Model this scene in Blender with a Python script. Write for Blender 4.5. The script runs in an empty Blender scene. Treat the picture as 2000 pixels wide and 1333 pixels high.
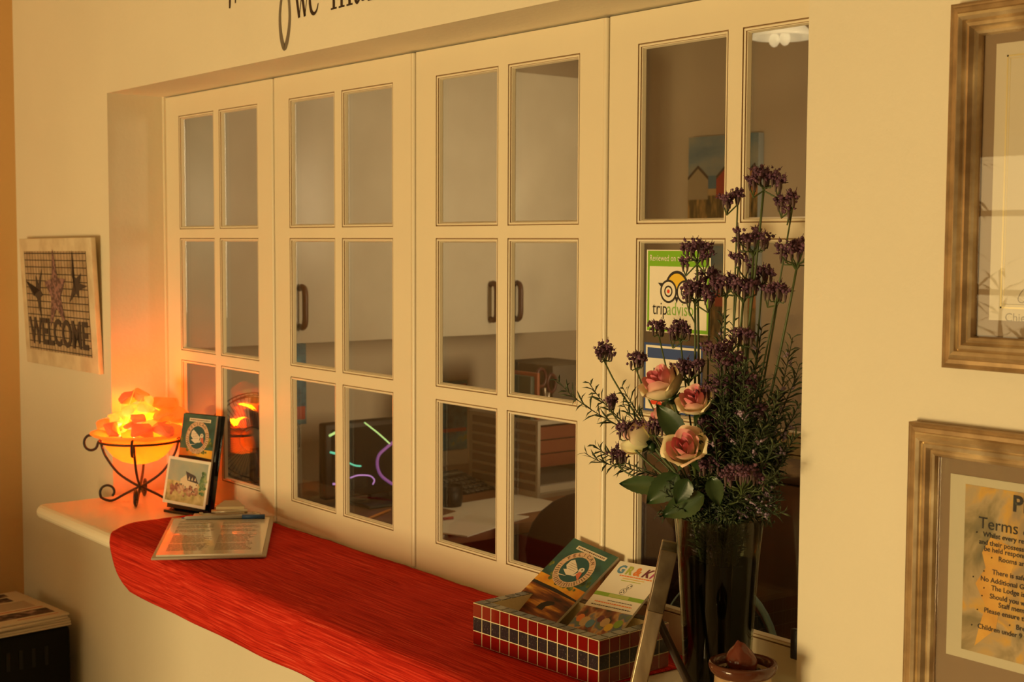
import bpy, bmesh, math, random
from mathutils import Vector, Matrix, noise
from math import sin, cos, pi, radians, sqrt, atan2
SC = bpy.context.scene
COL = SC.collection
# ---------------------------------------------------------------- camera
CAMP = Vector((2.4471, -1.3841, 1.4843))
FW = Vector((-0.7802, 0.6217, -0.0703)).normalized()
RT = Vector((0.6230, 0.7822, 0.0044)); RT = (RT - FW * RT.dot(FW)).normalized()
UP = RT.cross(FW).normalized()
FPX = 2718.5
cd = bpy.data.cameras.new('camera'); cam = bpy.data.objects.new('camera', cd); COL.objects.link(cam)
M3 = Matrix((RT, UP, -FW)).transposed()
cam.matrix_world = Matrix.Translation(CAMP) @ M3.to_4x4()
cd.sensor_width = 36; cd.lens = FPX / 2000 * 36; cd.clip_start = 0.05
cd.dof.use_dof = True; cd.dof.focus_distance = 1.85; cd.dof.aperture_fstop = 13.0
SC.camera = cam
# ---------------------------------------------------------------- view, world, lights
SC.view_settings.view_transform = 'Standard'; SC.view_settings.look = 'None'
SC.view_settings.gamma = 1; SC.view_settings.use_curve_mapping = False
SC.view_settings.exposure = 0.0
W = bpy.data.worlds.new('world'); SC.world = W; W.use_nodes = True
W.node_tree.nodes['Background'].inputs[0].default_value = (1, .72, .38, 1)
W.node_tree.nodes['Background'].inputs[1].default_value = 0.12
WARM = (1.0, .74, .34)
def area(name, loc, tgt, sx, sy, power, color=WARM, spread=180):
    l = bpy.data.lights.new(name, 'AREA'); l.shape = 'RECTANGLE'; l.size = sx; l.size_y = sy
    l.energy = power; l.color = color; l.spread = radians(spread)
    o = bpy.data.objects.new(name, l); COL.objects.link(o); o.location = loc
    o.rotation_euler = (Vector(tgt) - Vector(loc)).to_track_quat('-Z', 'Y').to_euler()
    return o
# daylight through the room's rear window; right and office side lights are added fill
area('window_daylight', (-.4, -4.12, 1.25), (-.2, 0, 1.0), 1.15, 1.2, 15)
area('window_daylight', (.95, -4.12, .50), (1.0, 0, 1.0), 1.05, .80, 107)
area('right_fill_light', (4.6, -2.2, 1.0), (1.2, -.1, 1.0), 1.3, 1.9, 2)  # weak fill added from the right side
area('office_side_fill', (2.52, 1.70, 1.60), (-.9, 1.05, 1.50), .5, .9, 3.6, (1, .74, .40), 46)  # fill added from the side to brighten the office cabinets
area('office_ceiling_glow', (.3, 1.2, 2.40), (.1, 1.2, 0), .6, .6, 5, (1, .72, .38))
# ---------------------------------------------------------------- pixel helper: a pixel and a known plane give a point in the room
def ray(x, y): return FW + RT * ((x - 1000) / FPX) + UP * ((666.5 - y) / FPX)
def onY(x, y, Y): d = ray(x, y); return CAMP + d * ((Y - CAMP.y) / d.y)
def onX(x, y, X): d = ray(x, y); return CAMP + d * ((X - CAMP.x) / d.x)
def onZ(x, y, Z): d = ray(x, y); return CAMP + d * ((Z - CAMP.z) / d.z)
# ---------------------------------------------------------------- materials
def lin(c):
    if isinstance(c, str):
        c = [int(c[i:i + 2], 16) / 255 for i in (0, 2, 4)]
        c = [v / 12.92 if v <= .04045 else ((v + .055) / 1.055) ** 2.4 for v in c]
    return tuple(c[:3])
MATS = {}
def mat(name, color, rough=.5, metal=0, bump=0, bscale=60, var=0, vscale=8, emit=None, estr=0, coat=0, spec=.5, transl=0):
    if name in MATS: return MATS[name]
    m = bpy.data.materials.new(name); m.use_nodes = True; nt = m.node_tree; b = nt.nodes['Principled BSDF']
    c = lin(color)
    b.inputs['Base Color'].default_value = (*c, 1); b.inputs['Roughness'].default_value = rough
    b.inputs['Metallic'].default_value = metal; b.inputs['Specular IOR Level'].default_value = spec
    b.inputs['Coat Weight'].default_value = coat
    if emit: b.inputs['Emission Color'].default_value = (*lin(emit), 1); b.inputs['Emission Strength'].default_value = estr
    if bump or var:
        tc = nt.nodes.new('ShaderNodeTexCoord')
    if var:
        n = nt.nodes.new('ShaderNodeTexNoise'); n.inputs['Scale'].default_value = vscale; n.inputs['Detail'].default_value = 6
        nt.links.new(tc.outputs['Object'], n.inputs['Vector'])
        r = nt.nodes.new('ShaderNodeValToRGB'); e = r.color_ramp.elements
        e[0].position = .3; e[1].position = .7
        e[0].color = (*[v * (1 - var) for v in c], 1); e[1].color = (*[min(1, v * (1 + var)) for v in c], 1)
        nt.links.new(n.outputs['Fac'], r.inputs['Fac']); nt.links.new(r.outputs['Color'], b.inputs['Base Color'])
    if bump:
        n = nt.nodes.new('ShaderNodeTexNoise'); n.inputs['Scale'].default_value = bscale; n.inputs['Detail'].default_value = 5
        nt.links.new(tc.outputs['Object'], n.inputs['Vector'])
        bp = nt.nodes.new('ShaderNodeBump'); bp.inputs['Strength'].default_value = bump; bp.inputs['Distance'].default_value = .003
        nt.links.new(n.outputs['Fac'], bp.inputs['Height']); nt.links.new(bp.outputs['Normal'], b.inputs['Normal'])
    MATS[name] = m; return m
def ramp_mat(name, stops, scale=5, rough=.6, kind='noise', stretch=(1, 1, 1), coord='Object', detail=8, distort=0, bump=0, metal=0, gen_axis=None):
    """noise / gradient driven pigment"""
    if name in MATS: return MATS[name]
    m = bpy.data.materials.new(name); m.use_nodes = True; nt = m.node_tree; b = nt.nodes['Principled BSDF']
    b.inputs['Roughness'].default_value = rough; b.inputs['Metallic'].default_value = metal
    tc = nt.nodes.new('ShaderNodeTexCoord'); mp = nt.nodes.new('ShaderNodeMapping'); mp.inputs['Scale'].default_value = stretch
    nt.links.new(tc.outputs[coord], mp.inputs['Vector'])
    if kind == 'voronoi':
        n = nt.nodes.new('ShaderNodeTexVoronoi'); out = n.outputs['Color']; n.inputs['Scale'].default_value = scale
    else:
        n = nt.nodes.new('ShaderNodeTexNoise'); out = n.outputs['Fac']; n.inputs['Detail'].default_value = detail
        n.inputs['Distortion'].default_value = distort; n.inputs['Scale'].default_value = scale
    nt.links.new(mp.outputs[0], n.inputs['Vector'])
    r = nt.nodes.new('ShaderNodeValToRGB'); els = r.color_ramp.elements
    while len(els) < len(stops): els.new(.5)
    for e, (p, c) in zip(els, stops): e.position = p; e.color = (*lin(c), 1)
    nt.links.new(out, r.inputs['Fac']); nt.links.new(r.outputs['Color'], b.inputs['Base Color'])
    if bump:
        bp = nt.nodes.new('ShaderNodeBump'); bp.inputs['Strength'].default_value = bump; bp.inputs['Distance'].default_value = .002
        nt.links.new(out, bp.inputs['Height']); nt.links.new(bp.outputs['Normal'], b.inputs['Normal'])
    MATS[name] = m; return m
def glassy(name, tint=(1, 1, 1), gloss=1.0, rough=.0, ior=1.45):
    m = bpy.data.materials.new(name); m.use_nodes = True; nt = m.node_tree; nt.nodes.clear()
    o = nt.nodes.new('ShaderNodeOutputMaterial'); mx = nt.nodes.new('ShaderNodeMixShader')
    t = nt.nodes.new('ShaderNodeBsdfTransparent'); g = nt.nodes.new('ShaderNodeBsdfGlossy'); f = nt.nodes.new('ShaderNodeLayerWeight'); f.inputs['Blend'].default_value = .5
    t.inputs[0].default_value = (*tint, 1); g.inputs['Roughness'].default_value = rough; g.inputs['Color'].default_value = (gloss, gloss, gloss, 1)
    p = nt.nodes.new('ShaderNodeMath'); p.operation = 'POWER'; p.inputs[1].default_value = 5
    q = nt.nodes.new('ShaderNodeMath'); q.operation = 'MULTIPLY_ADD'; q.inputs[1].default_value = .96; q.inputs[2].default_value = .028 if ior < 1.5 else .06
    nt.links.new(f.outputs['Facing'], p.inputs[0]); nt.links.new(p.outputs[0], q.inputs[0])
    nt.links.new(q.outputs[0], mx.inputs[0]); nt.links.new(t.outputs[0], mx.inputs[1]); nt.links.new(g.outputs[0], mx.inputs[2])
    nt.links.new(mx.outputs[0], o.inputs[0]); MATS[name] = m; return m
WALL = mat('cream_wall_paint', (.80, .73, .56), .55, bump=.25, bscale=90, var=.03, vscale=3)
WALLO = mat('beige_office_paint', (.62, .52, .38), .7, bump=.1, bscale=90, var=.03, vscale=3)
REARP = mat('dark_umber_paint', (.20, .12, .07), .8)
OCHRE = mat('ochre_side_wall_paint', (.70, .42, .16), .6, bump=.25, bscale=90)
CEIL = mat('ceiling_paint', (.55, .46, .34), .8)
FLOOR = ramp_mat('floor_tiles', [(.3, (.42, .32, .21)), (.7, (.55, .44, .30))], 4, .35)
PAINT = mat('cream_gloss_wood', (.80, .71, .52), .32, bump=.06, bscale=40, var=.02, vscale=6)
PANEG = glassy('window_glass', (.97, .97, .96))
GROOVE_SHADE = mat('groove_shade', (.40, .26, .13), .8)  # brown on the bead groove faces paints in their shade
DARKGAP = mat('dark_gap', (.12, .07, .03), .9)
WHITE = mat('white_paper', (.86, .80, .68), .55)
BLACK = mat('black_plastic', (.008, .008, .008), .45, spec=.3)
BLACKP = mat('black_print', (.02, .015, .012), .6)
# ---------------------------------------------------------------- mesh builder
class MB:
    def __init__(s): s.v = []; s.f = []; s.m = []; s.sm = []; s.T = Matrix.Identity(4); s.cur = 0; s.cols = None
    def _add(s, vs, fs, smooth=False):
        k = len(s.v); s.v += [tuple(s.T @ Vector(p)) for p in vs]
        for f in fs: s.f.append([i + k for i in f]); s.m.append(s.cur); s.sm.append(smooth)
        return s
    def box(s, x0, x1, y0, y1, z0, z1):
        return s._add([(x0, y0, z0), (x1, y0, z0), (x1, y1, z0), (x0, y1, z0), (x0, y0, z1), (x1, y0, z1), (x1, y1, z1), (x0, y1, z1)],
                      [(0, 3, 2, 1), (4, 5, 6, 7), (0, 1, 5, 4), (1, 2, 6, 5), (2, 3, 7, 6), (3, 0, 4, 7)])
    def bbox(s, x0, x1, y0, y1, z0, z1, r=.003, seg=2):
        """bevelled box"""
        bm = bmesh.new(); bmesh.ops.create_cube(bm, size=1)
        for v in bm.verts:
            v.co = Vector(((x0 + x1) / 2 + v.co.x * (x1 - x0), (y0 + y1) / 2 + v.co.y * (y1 - y0), (z0 + z1) / 2 + v.co.z * (z1 - z0)))
        bmesh.ops.bevel(bm, geom=bm.edges[:], offset=r, segments=seg, affect='EDGES', profile=.5)
        s.frombm(bm, True); return s
    def frombm(s, bm, smooth=False):
        bm.verts.index_update()
        s._add([v.co[:] for v in bm.verts], [[v.index for v in f.verts] for f in bm.faces], smooth); bm.free(); return s
    def tube(s, pts, rad, n=8, cap=True, closed=False):
        pts = [Vector(p) for p in pts]; N = len(pts)
        if not hasattr(rad, '__len__'): rad = [rad] * N
        vs = []; fs = []; ref = None
        for i, p in enumerate(pts):
            if closed: t = pts[(i + 1) % N] - pts[i - 1]
            else: t = pts[min(i + 1, N - 1)] - pts[max(i - 1, 0)]
            t = t.normalized() if t.length > 1e-9 else Vector((0, 0, 1))
            if ref is None: ref = t.orthogonal().normalized()
            ref = (ref - t * ref.dot(t)); ref = ref.normalized() if ref.length > 1e-6 else t.orthogonal().normalized()
            b = t.cross(ref)
            for k in range(n):
                a = 2 * pi * k / n; vs.append(p + (ref * cos(a) + b * sin(a)) * rad[i])
        R = N if closed else N - 1
        for i in range(R):
            j = (i + 1) % N
            for k in range(n):
                k2 = (k + 1) % n; fs.append((i * n + k, i * n + k2, j * n + k2, j * n + k))
        if cap and not closed: fs.append(list(range(n))[::-1]); fs.append([(N - 1) * n + k for k in range(n)])
        return s._add(vs, fs, True)
    def lathe(s, prof, n=40, c=(0, 0, 0), ang=2 * pi):
        full = abs(ang - 2 * pi) < 1e-6; vs = []; fs = []; P = len(prof); m = n if full else n + 1
        for k in range(m):
            a = ang * k / n
            for r, z in prof: vs.append((c[0] + r * cos(a), c[1] + r * sin(a), c[2] + z))
        for k in range(n):
            k2 = (k + 1) % m
            for i in range(P - 1):
                fs.append((k * P + i, k2 * P + i, k2 * P + i + 1, k * P + i + 1))
        return s._add(vs, fs, True)
    def poly(s, pts, th=None, nrm=(0, -1, 0)):
        """flat polygon; th extrudes along nrm"""
        n = len(pts); pts = [Vector(p) for p in pts]
        if not th: return s._add(pts, [list(range(n))])
        q = [p + Vector(nrm) * th for p in pts]
        return s._add(pts + q, [list(range(n))[::-1], list(range(n, 2 * n))] + [(i, (i + 1) % n, (i + 1) % n + n, i + n) for i in range(n)])
    def grid(s, fn, nu, nv, smooth=True, both=0):
        vs = [fn(i / nu, j / nv) for i in range(nu + 1) for j in range(nv + 1)]
        fs = [(i * (nv + 1) + j, (i + 1) * (nv + 1) + j, (i + 1) * (nv + 1) + j + 1, i * (nv + 1) + j + 1) for i in range(nu) for j in range(nv)]
        return s._add(vs, fs, smooth)
    def ball(s, c, r, sub=1, sq=(1, 1, 1), jit=0, rnd=random):
        bm = bmesh.new(); bmesh.ops.create_icosphere(bm, subdivisions=sub, radius=1)
        for v in bm.verts:
            k = 1 + rnd.uniform(-jit, jit); v.co = Vector((c[0] + v.co.x * r * sq[0] * k, c[1] + v.co.y * r * sq[1] * k, c[2] + v.co.z * r * sq[2] * k))
        return s.frombm(bm, True)
    def text(s, string, size, T, align='LEFT', shear=0, th=.0003, bold=0, sx=1):
        """glyph outlines laid in the x-y plane of T"""
        cu = bpy.data.curves.new('t', 'FONT'); cu.body = string; cu.size = size; cu.align_x = align; cu.shear = shear
        cu.resolution_u = 3; cu.extrude = th; cu.offset = bold
        ob = bpy.data.objects.new('t', cu); me = bpy.data.meshes.new_from_object(ob)
        old = s.T; s.T = old @ T @ Matrix.Diagonal((sx, 1, 1, 1))
        s._add([v.co[:] for v in me.vertices], [list(p.vertices) for p in me.polygons]); s.T = old
        bpy.data.objects.remove(ob); bpy.data.curves.remove(cu); bpy.data.meshes.remove(me); return s
    def mat(s, i): s.cur = i; return s
    def build(s, name, mats, parent=None, off=None, mw=None):
        if not isinstance(mats, (list, tuple)): mats = [mats]
        me = bpy.data.meshes.new(name)
        o3 = Vector((0, 0, 0))
        if off is not None: o3 = Vector(off)
        else:
            q = parent
            while q is not None: o3 = o3 + Vector(q.location); q = q.parent
        me.from_pydata([tuple(Vector(v) - o3) for v in s.v], [], s.f)
        for m in mats: me.materials.append(m)
        me.polygons.foreach_set('material_index', s.m); me.polygons.foreach_set('use_smooth', s.sm)
        me.update(); me.validate()
        o = bpy.data.objects.new(name, me); COL.objects.link(o)
        if parent is not None: o.parent = parent
        elif off is not None: o.location = off
        return o
def tag(o, label=None, cat=None, group=None, kind=None):
    if label: o['label'] = label
    if cat: o['category'] = cat
    if group: o['group'] = group
    if kind: o['kind'] = kind
    return o
def thing(name, label, cat, loc=(0, 0, 0), group=None, rot=None, world=True, kind=None):
    """Empty at the thing's base; world=True: parts are given in room coordinates"""
    o = bpy.data.objects.new(name, None); COL.objects.link(o); o.empty_display_size = .02
    o.location = loc
    if rot is not None: o.rotation_euler = rot; world = False
    o['_w'] = world
    return tag(o, label, cat, group, kind)
def struct(o): o['kind'] = 'structure'; return o
def frameT(o, x, y):
    """matrix with origin o, x axis x, y axis y"""
    x = Vector(x).normalized(); y = Vector(y); y = (y - x * y.dot(x)).normalized(); z = x.cross(y)
    m = Matrix((x, y, z)).transposed().to_4x4(); m.translation = Vector(o); return m
def bez(a, b, c, d, n=12):
    a, b, c, d = map(Vector, (a, b, c, d))
    return [a * (1 - t) ** 3 + b * 3 * t * (1 - t) ** 2 + c * 3 * t * t * (1 - t) + d * t ** 3 for t in [i / n for i in range(n + 1)]]
def smoothpts(pts, n=6):
    pts = [Vector(p) for p in pts]; out = []
    for i in range(len(pts) - 1):
        p0 = pts[max(i - 1, 0)]; p1 = pts[i]; p2 = pts[i + 1]; p3 = pts[min(i + 2, len(pts) - 1)]
        for k in range(n):
            t = k / n
            out.append(.5 * ((2 * p1) + (p2 - p0) * t + (2 * p0 - 5 * p1 + 4 * p2 - p3) * t * t + (3 * p1 - p0 - 3 * p2 + p3) * t ** 3))
    out.append(pts[-1]); return out
# wall plane helper: writing on a surface that faces -Y
def TY(x, y, z): return frameT((x, y, z), (1, 0, 0), (0, 0, 1))

# ================================================================ ROOM SHELL
XL, XR = -.578, 1.413; ZB, ZT = .905, 1.815; YF = -.135      # hatch opening, wall face
RX0, RX1, RY0, RZ = -1.18, 4.5, -4.0, 2.6
b = MB()
def holed(b, x0, x1, z0, z1, hx0, hx1, hz0, hz1, y0, y1):
    b.box(x0, hx0, y0, y1, z0, z1); b.box(hx1, x1, y0, y1, z0, z1)
    b.box(hx0, hx1, y0, y1, z0, hz0); b.box(hx0, hx1, y0, y1, hz1, z1)
holed(b, RX0, RX1, 0, RZ, XL, XR, ZB - .03, ZT, YF, .035)
wf = struct(b.build('wall_front', WALL))
bv = wf.modifiers.new('b', 'BEVEL'); bv.width = .006; bv.segments = 2; bv.limit_method = 'ANGLE'; bv.angle_limit = radians(60)
wf.modifiers.remove(bv)
b = MB(); b.box(RX0 - .1, RX0, RY0 - .1, .035, 0, RZ); struct(b.build('wall_left', OCHRE))
b = MB(); b.box(RX1, RX1 + .1, RY0 - .1, -2.9, 0, RZ); b.box(RX1, RX1 + .1, -1.5, .035, 0, RZ); b.box(RX1, RX1 + .1, -2.9, -1.5, 2.05, RZ)
struct(b.build('wall_right', REARP))
b = MB(); holed(b, RX0, .4, 0, RZ, -1.0, .2, .64, 1.94, RY0 - .1, RY0); holed(b, .4, RX1, 0, RZ, .42, 1.5, .03, 1.94, RY0 - .1, RY0); struct(b.build('wall_back', REARP))
b = MB(); b.box(RX0 - .1, RX1 + .1, RY0 - .1, .035, -.05, 0); b.box(-1.35, 2.6, .035, 2.2, -.05, 0); struct(b.build('floor', FLOOR))
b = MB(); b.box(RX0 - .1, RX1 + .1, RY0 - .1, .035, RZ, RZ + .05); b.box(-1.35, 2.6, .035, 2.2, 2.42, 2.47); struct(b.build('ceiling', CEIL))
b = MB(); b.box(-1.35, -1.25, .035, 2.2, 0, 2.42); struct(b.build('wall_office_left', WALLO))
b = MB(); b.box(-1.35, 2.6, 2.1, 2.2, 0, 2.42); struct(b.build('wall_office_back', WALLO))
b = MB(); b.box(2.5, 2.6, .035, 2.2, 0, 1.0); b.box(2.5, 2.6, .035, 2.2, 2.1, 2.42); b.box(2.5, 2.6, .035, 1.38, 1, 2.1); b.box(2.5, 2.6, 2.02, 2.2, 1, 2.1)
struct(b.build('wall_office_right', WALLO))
b = MB()
for (x0, x1, y0, y1) in ((RX0, RX1, YF - .014, YF), (RX0, RX0 + .014, RY0, YF - .014)): b.bbox(x0, x1, y0, y1, 0, .09, .003)
struct(b.build('baseboard_front', PAINT))
# rear window, seen mirrored in the picture glass
WF = mat('dark_window_wood', (.16, .09, .05), .5)
for (n_w, x0, x1, z0, z1, nx_, lb) in ((5, -1.0, .2, .64, 1.94, 3, 'small-paned window in the rear wall, left one'), (6, .42, 1.5, .03, 1.94, 2, 'glazed garden door in the rear wall')):
    wr = thing('window_%d' % n_w, lb, None, ((x0 + x1) / 2, RY0, z0)); wr['kind'] = 'structure'
    b = MB()
    for x in [x0 + (x1 - x0) * i / nx_ for i in range(nx_ + 1)]: b.box(x - .014, x + .014, RY0 - .06, RY0 - .02, z0, z1)
    for z in [z0 + (z1 - z0) * i / 4 for i in range(5)]: b.box(x0, x1, RY0 - .055, RY0 - .025, z - .012, z + .012)
    b.build('window_frame', WF, wr)
# four folding glazed hatch windows
OFF = [-.5678, -.0678, .4333, .9278]
ZO = [(1.512, 1.767), (1.237, 1.492), (.963, 1.2157)]
def hatch(i):
    x0 = OFF[i] + (.0075 if i else .0); w = (.486 if i else .4935) if i < 3 else .4775
    r = thing('window_%d' % (i + 1), ['leftmost glazed hatch door, lit orange by the salt lamp', 'second glazed hatch door, computer screen behind it',
              'third glazed hatch door, desk and calculator behind it', 'rightmost glazed hatch door with green square sticker, behind the bouquet'][i], None, (x0, 0, .91)); r['kind'] = 'structure'
    xs = [(.0590, .2315), (.2565, .4290)] if i else [(.0665, .239), (.264, .4365)]
    b = MB()
    zb, zt = .911, ZT - .003
    def fb(a, c, d, e): b.box(x0 + a, x0 + c, 0, .0102, d, e)
    W_ = w
    fb(0, xs[0][0], zb, zt); fb(xs[0][1], xs[1][0], zb, zt); fb(xs[1][1], W_, zb, zt)
    for (a, c) in xs:
        zz = zb
        for (lo, hi) in reversed(ZO): fb(a, c, zz, lo); zz = hi
        fb(a, c, zz, zt)
    b.build('frame', PAINT, r)
    d = .009; bw = .0075; k = 0
    for (lo, hi) in ZO:
        for (a, c) in xs:
            m = MB(); A = x0 + a; C = x0 + c
            # stepped glazing bead: groove, flat, slope to the glass
            rings = [(0, .0), (.0004, .0030), (.0016, .0030), (.0020, .0004), (.0046, .0010), (.0050, .0032), (.0058, .0036), (bw, d), (bw, d + .001)]
            vs = []; fs = []
            for (o_, y) in rings: vs += [(A + o_, y, lo + o_), (C - o_, y, lo + o_), (C - o_, y, hi - o_), (A + o_, y, hi - o_)]
            for q in range(len(rings) - 1):
                for j in range(4):
                    j2 = (j + 1) % 4; fs.append((q * 4 + j, q * 4 + j2, q * 4 + 4 + j2, q * 4 + 4 + j))
            m._add(vs, fs); m.m = [1 if (f // 4) in (0, 1, 4) else 0 for f in range(len(fs))]; m.build('glazing_bead', [PAINT, GROOVE_SHADE], r)
            g = MB(); g.box(A + bw - .001, C - bw + .001, d + .0005, d + .0035, lo + bw - .001, hi - bw + .001); g.build('glass_pane', PANEG, r)
            k += 1
    if i:   # cover strip on the seam
        s = MB(); xc = OFF[i] + .0005
        s.T = Matrix.Identity(4)
        prof = [(-.0052, .005), (-.0052, .0), (-.0045, -.002), (-.0018, -.0036), (.0018, -.0036), (.0045, -.002), (.0052, .0), (.0052, .005)]
        vs = [(xc + px, py, z) for z in (.911, ZT - .004) for (px, py) in prof]; n = len(prof)
        s._add(vs, [(q, q + 1, q + 1 + n, q + n) for q in range(n - 1)], True); s.build('seam_bead', PAINT, r)
        s = MB(); s.box(OFF[i] - .0125, OFF[i] + .0065, .006, .0134, .911, ZT - .004); s.build('seam_gap', DARKGAP, r)  # dark strip painting in the shade of the seam grooves
    return r
hw = [hatch(i) for i in range(4)]
b = MB(); b.box(XL, OFF[0], -.004, .034, .908, ZT); b.box(XL + .0075, OFF[0] - .0005, -.0045, -.003, .908, ZT)
struct(b.build('trim_1', PAINT))
b = MB(); b.box(OFF[0], XR, .001, .034, .905, .911); struct(b.build('trim_2', PAINT))

# ================================================================ LETTERING ON THE WALL
r = thing('wall_lettering', 'painted black and grey lettering on the cream wall above the hatch', 'lettering', (.25, YF, 1.87))
def stroke(b, pts, ws, y=YF):
    """calligraphic flat stroke in the wall plane"""
    P = smoothpts([(p[0], 0, p[1]) for p in pts], 6); n = len(P); L = []; R = []
    for i, p in enumerate(P):
        t = (P[min(i + 1, n - 1)] - P[max(i - 1, 0)]).normalized(); nn = Vector((-t.z, 0, t.x))
        f = i / (n - 1) * (len(ws) - 1); k = min(int(f), len(ws) - 2); w = ws[k] + (ws[k + 1] - ws[k]) * (f - k)
        L.append(p + nn * w / 2); R.append(p - nn * w / 2)
    vs = []
    for a, c in zip(L, R): vs += [(a.x, y - .0006, a.z), (c.x, y - .0006, c.z)]
    b._add(vs, [(2 * i, 2 * i + 1, 2 * i + 3, 2 * i + 2) for i in range(n - 1)])
INK = mat('brown_black_paint', (.025, .012, .008), .5); GREY = mat('grey_paint', (.17, .14, .10), .5)
bz = 1.877; xh = .05
def ser(b, x, z, w=.014, h=.003): b.box(x - w / 2, x + w / 2, YF - .0008, YF - .0002, z, z + h)
def lw(x):
    b = MB()
    stroke(b, [(x + .003, bz + xh), (x + .015, bz)], [.0075, .007]); stroke(b, [(x + .015, bz), (x + .0265, bz + xh)], [.002, .0022])
    stroke(b, [(x + .0225, bz + xh), (x + .0345, bz)], [.0075, .007]); stroke(b, [(x + .0345, bz), (x + .046, bz + xh)], [.002, .0022])
    for q in (.003, .0245, .046): ser(b, x + q, bz + xh)
    b.build('letter', INK, r)
lw(.262)
b = MB(); x = .311      # e
stroke(b, [(x + .003, bz + .030), (x + .028, bz + .034)], [.0028, .0028])
stroke(b, [(x + .0285, bz + .034), (x + .024, bz + .047), (x + .014, bz + .050), (x + .005, bz + .038), (x + .003, bz + .022), (x + .008, bz + .006), (x + .017, bz + .001), (x + .026, bz + .006), (x + .031, bz + .017)],
       [.006, .004, .003, .006, .0075, .0075, .006, .004, .002]); b.build('letter', INK, r)
def stem(b, x, foot=True):
    b.box(x - .0035, x + .0035, YF - .0007, YF - .0002, bz, bz + xh); ser(b, x, bz, .018)
b = MB(); x = .393
for q in (0, .025, .050): stem(b, x + q)
ser(b, x - .004, bz + xh - .003, .01)
stroke(b, [(x, bz + .038), (x + .012, bz + .05), (x + .023, bz + .042), (x + .025, bz + .02)], [.003, .006, .007, .007])
stroke(b, [(x + .025, bz + .038), (x + .037, bz + .05), (x + .048, bz + .042), (x + .050, bz + .02)], [.003, .006, .007, .007]); b.build('letter', INK, r)
b = MB(); x = .459      # a
stroke(b, [(x + .002, bz + .040), (x + .012, bz + .05), (x + .021, bz + .042), (x + .022, bz + .018), (x + .023, bz + .006), (x + .031, bz + .004)], [.006, .004, .007, .007, .007, .002])
stroke(b, [(x + .021, bz + .030), (x + .006, bz + .020), (x + .002, bz + .010), (x + .008, bz + .002), (x + .021, bz + .012)], [.003, .005, .007, .006, .002]); b.build('letter', INK, r)
b = MB(); x = .508
for q in (0, .028): stem(b, x + q)
stroke(b, [(x, bz + .038), (x + .014, bz + .05), (x + .026, bz + .042), (x + .028, bz + .02)], [.003, .006, .007, .007]); b.build('letter', INK, r)
b = MB()                # grey looped descender
P = [onY(px, py, YF) for px, py in ((556, -30), (549, 5), (547, 40), (550, 75), (556, 93), (562, 75), (566, 40), (565, 5), (560, -35))]
stroke(b, [(p.x, p.z) for p in P], [.008, .0078, .0085, .011, .012, .011, .0085, .0078, .008]); b.build('letter', GREY, r, )
b = MB()
for (xa, ya, xb, yb, w) in ((449, -40, 450, 16, .009), (459, -30, 461, 6, .006), (473, -60, 473, -8, .008)):
    A = onY(xa, ya, YF); B = onY(xb, yb, YF); stroke(b, [(A.x, A.z), ((A.x + B.x) / 2, (A.z + B.z) / 2), (B.x - .002, B.z)], [w, w, w * .6])
b.build('letter', INK, r)

# ================================================================ COUNTER
CT = .905; CY = -.335
def slab(b, x0, x1, y0, y1, z0, z1, rf):
    """shelf with rounded front edge and rounded left end"""
    prof = []
    h = (z1 - z0) / 2
    for i in range(9):
        a = pi / 2 + pi * i / 8
        prof.append((y0 + h + h * cos(a), (z0 + z1) / 2 + h * sin(a)))
    ring = [(y1, z1)] + prof + [(y1, z0)]
    n = len(ring); rows = [(x0 + h * .25, .82), (x0 + h * .02, .9)]
    xs = [(x0, h * .55), (x0 + h * .3, h * .18), (x0 + h * .9, 0), (x1, 0)]
    vs = []
    for (x, sh) in xs:
        for (y, z) in ring:
            cz = (z0 + z1) / 2; vs.append((x, y + (sh if y < y1 - .001 else 0), cz + (z - cz) * (1 - sh / h * .6)))
    fs = []
    for i in range(len(xs) - 1):
        for j in range(n):
            j2 = (j + 1) % n; fs.append((i * n + j, i * n + j2, (i + 1) * n + j2, (i + 1) * n + j))
    fs.append(list(range(n))[::-1]); fs.append([(len(xs) - 1) * n + j for j in range(n)])
    b._add(vs, fs, False)
b = MB(); slab(b, XL - .004, XR + .02, CY + .02, YF, CT - .032, CT, .01)
b.box(XL, XR, YF, .034, CT - .032, CT)
COUNTER = mat('cream_counter_paint', (.80, .72, .55), .38, bump=.08, bscale=30)
o = b.build('countertop', COUNTER, None, (XL, YF, CT - .03))
tag(o, 'cream painted counter ledge with rounded front edge under the hatch', 'counter')

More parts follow.
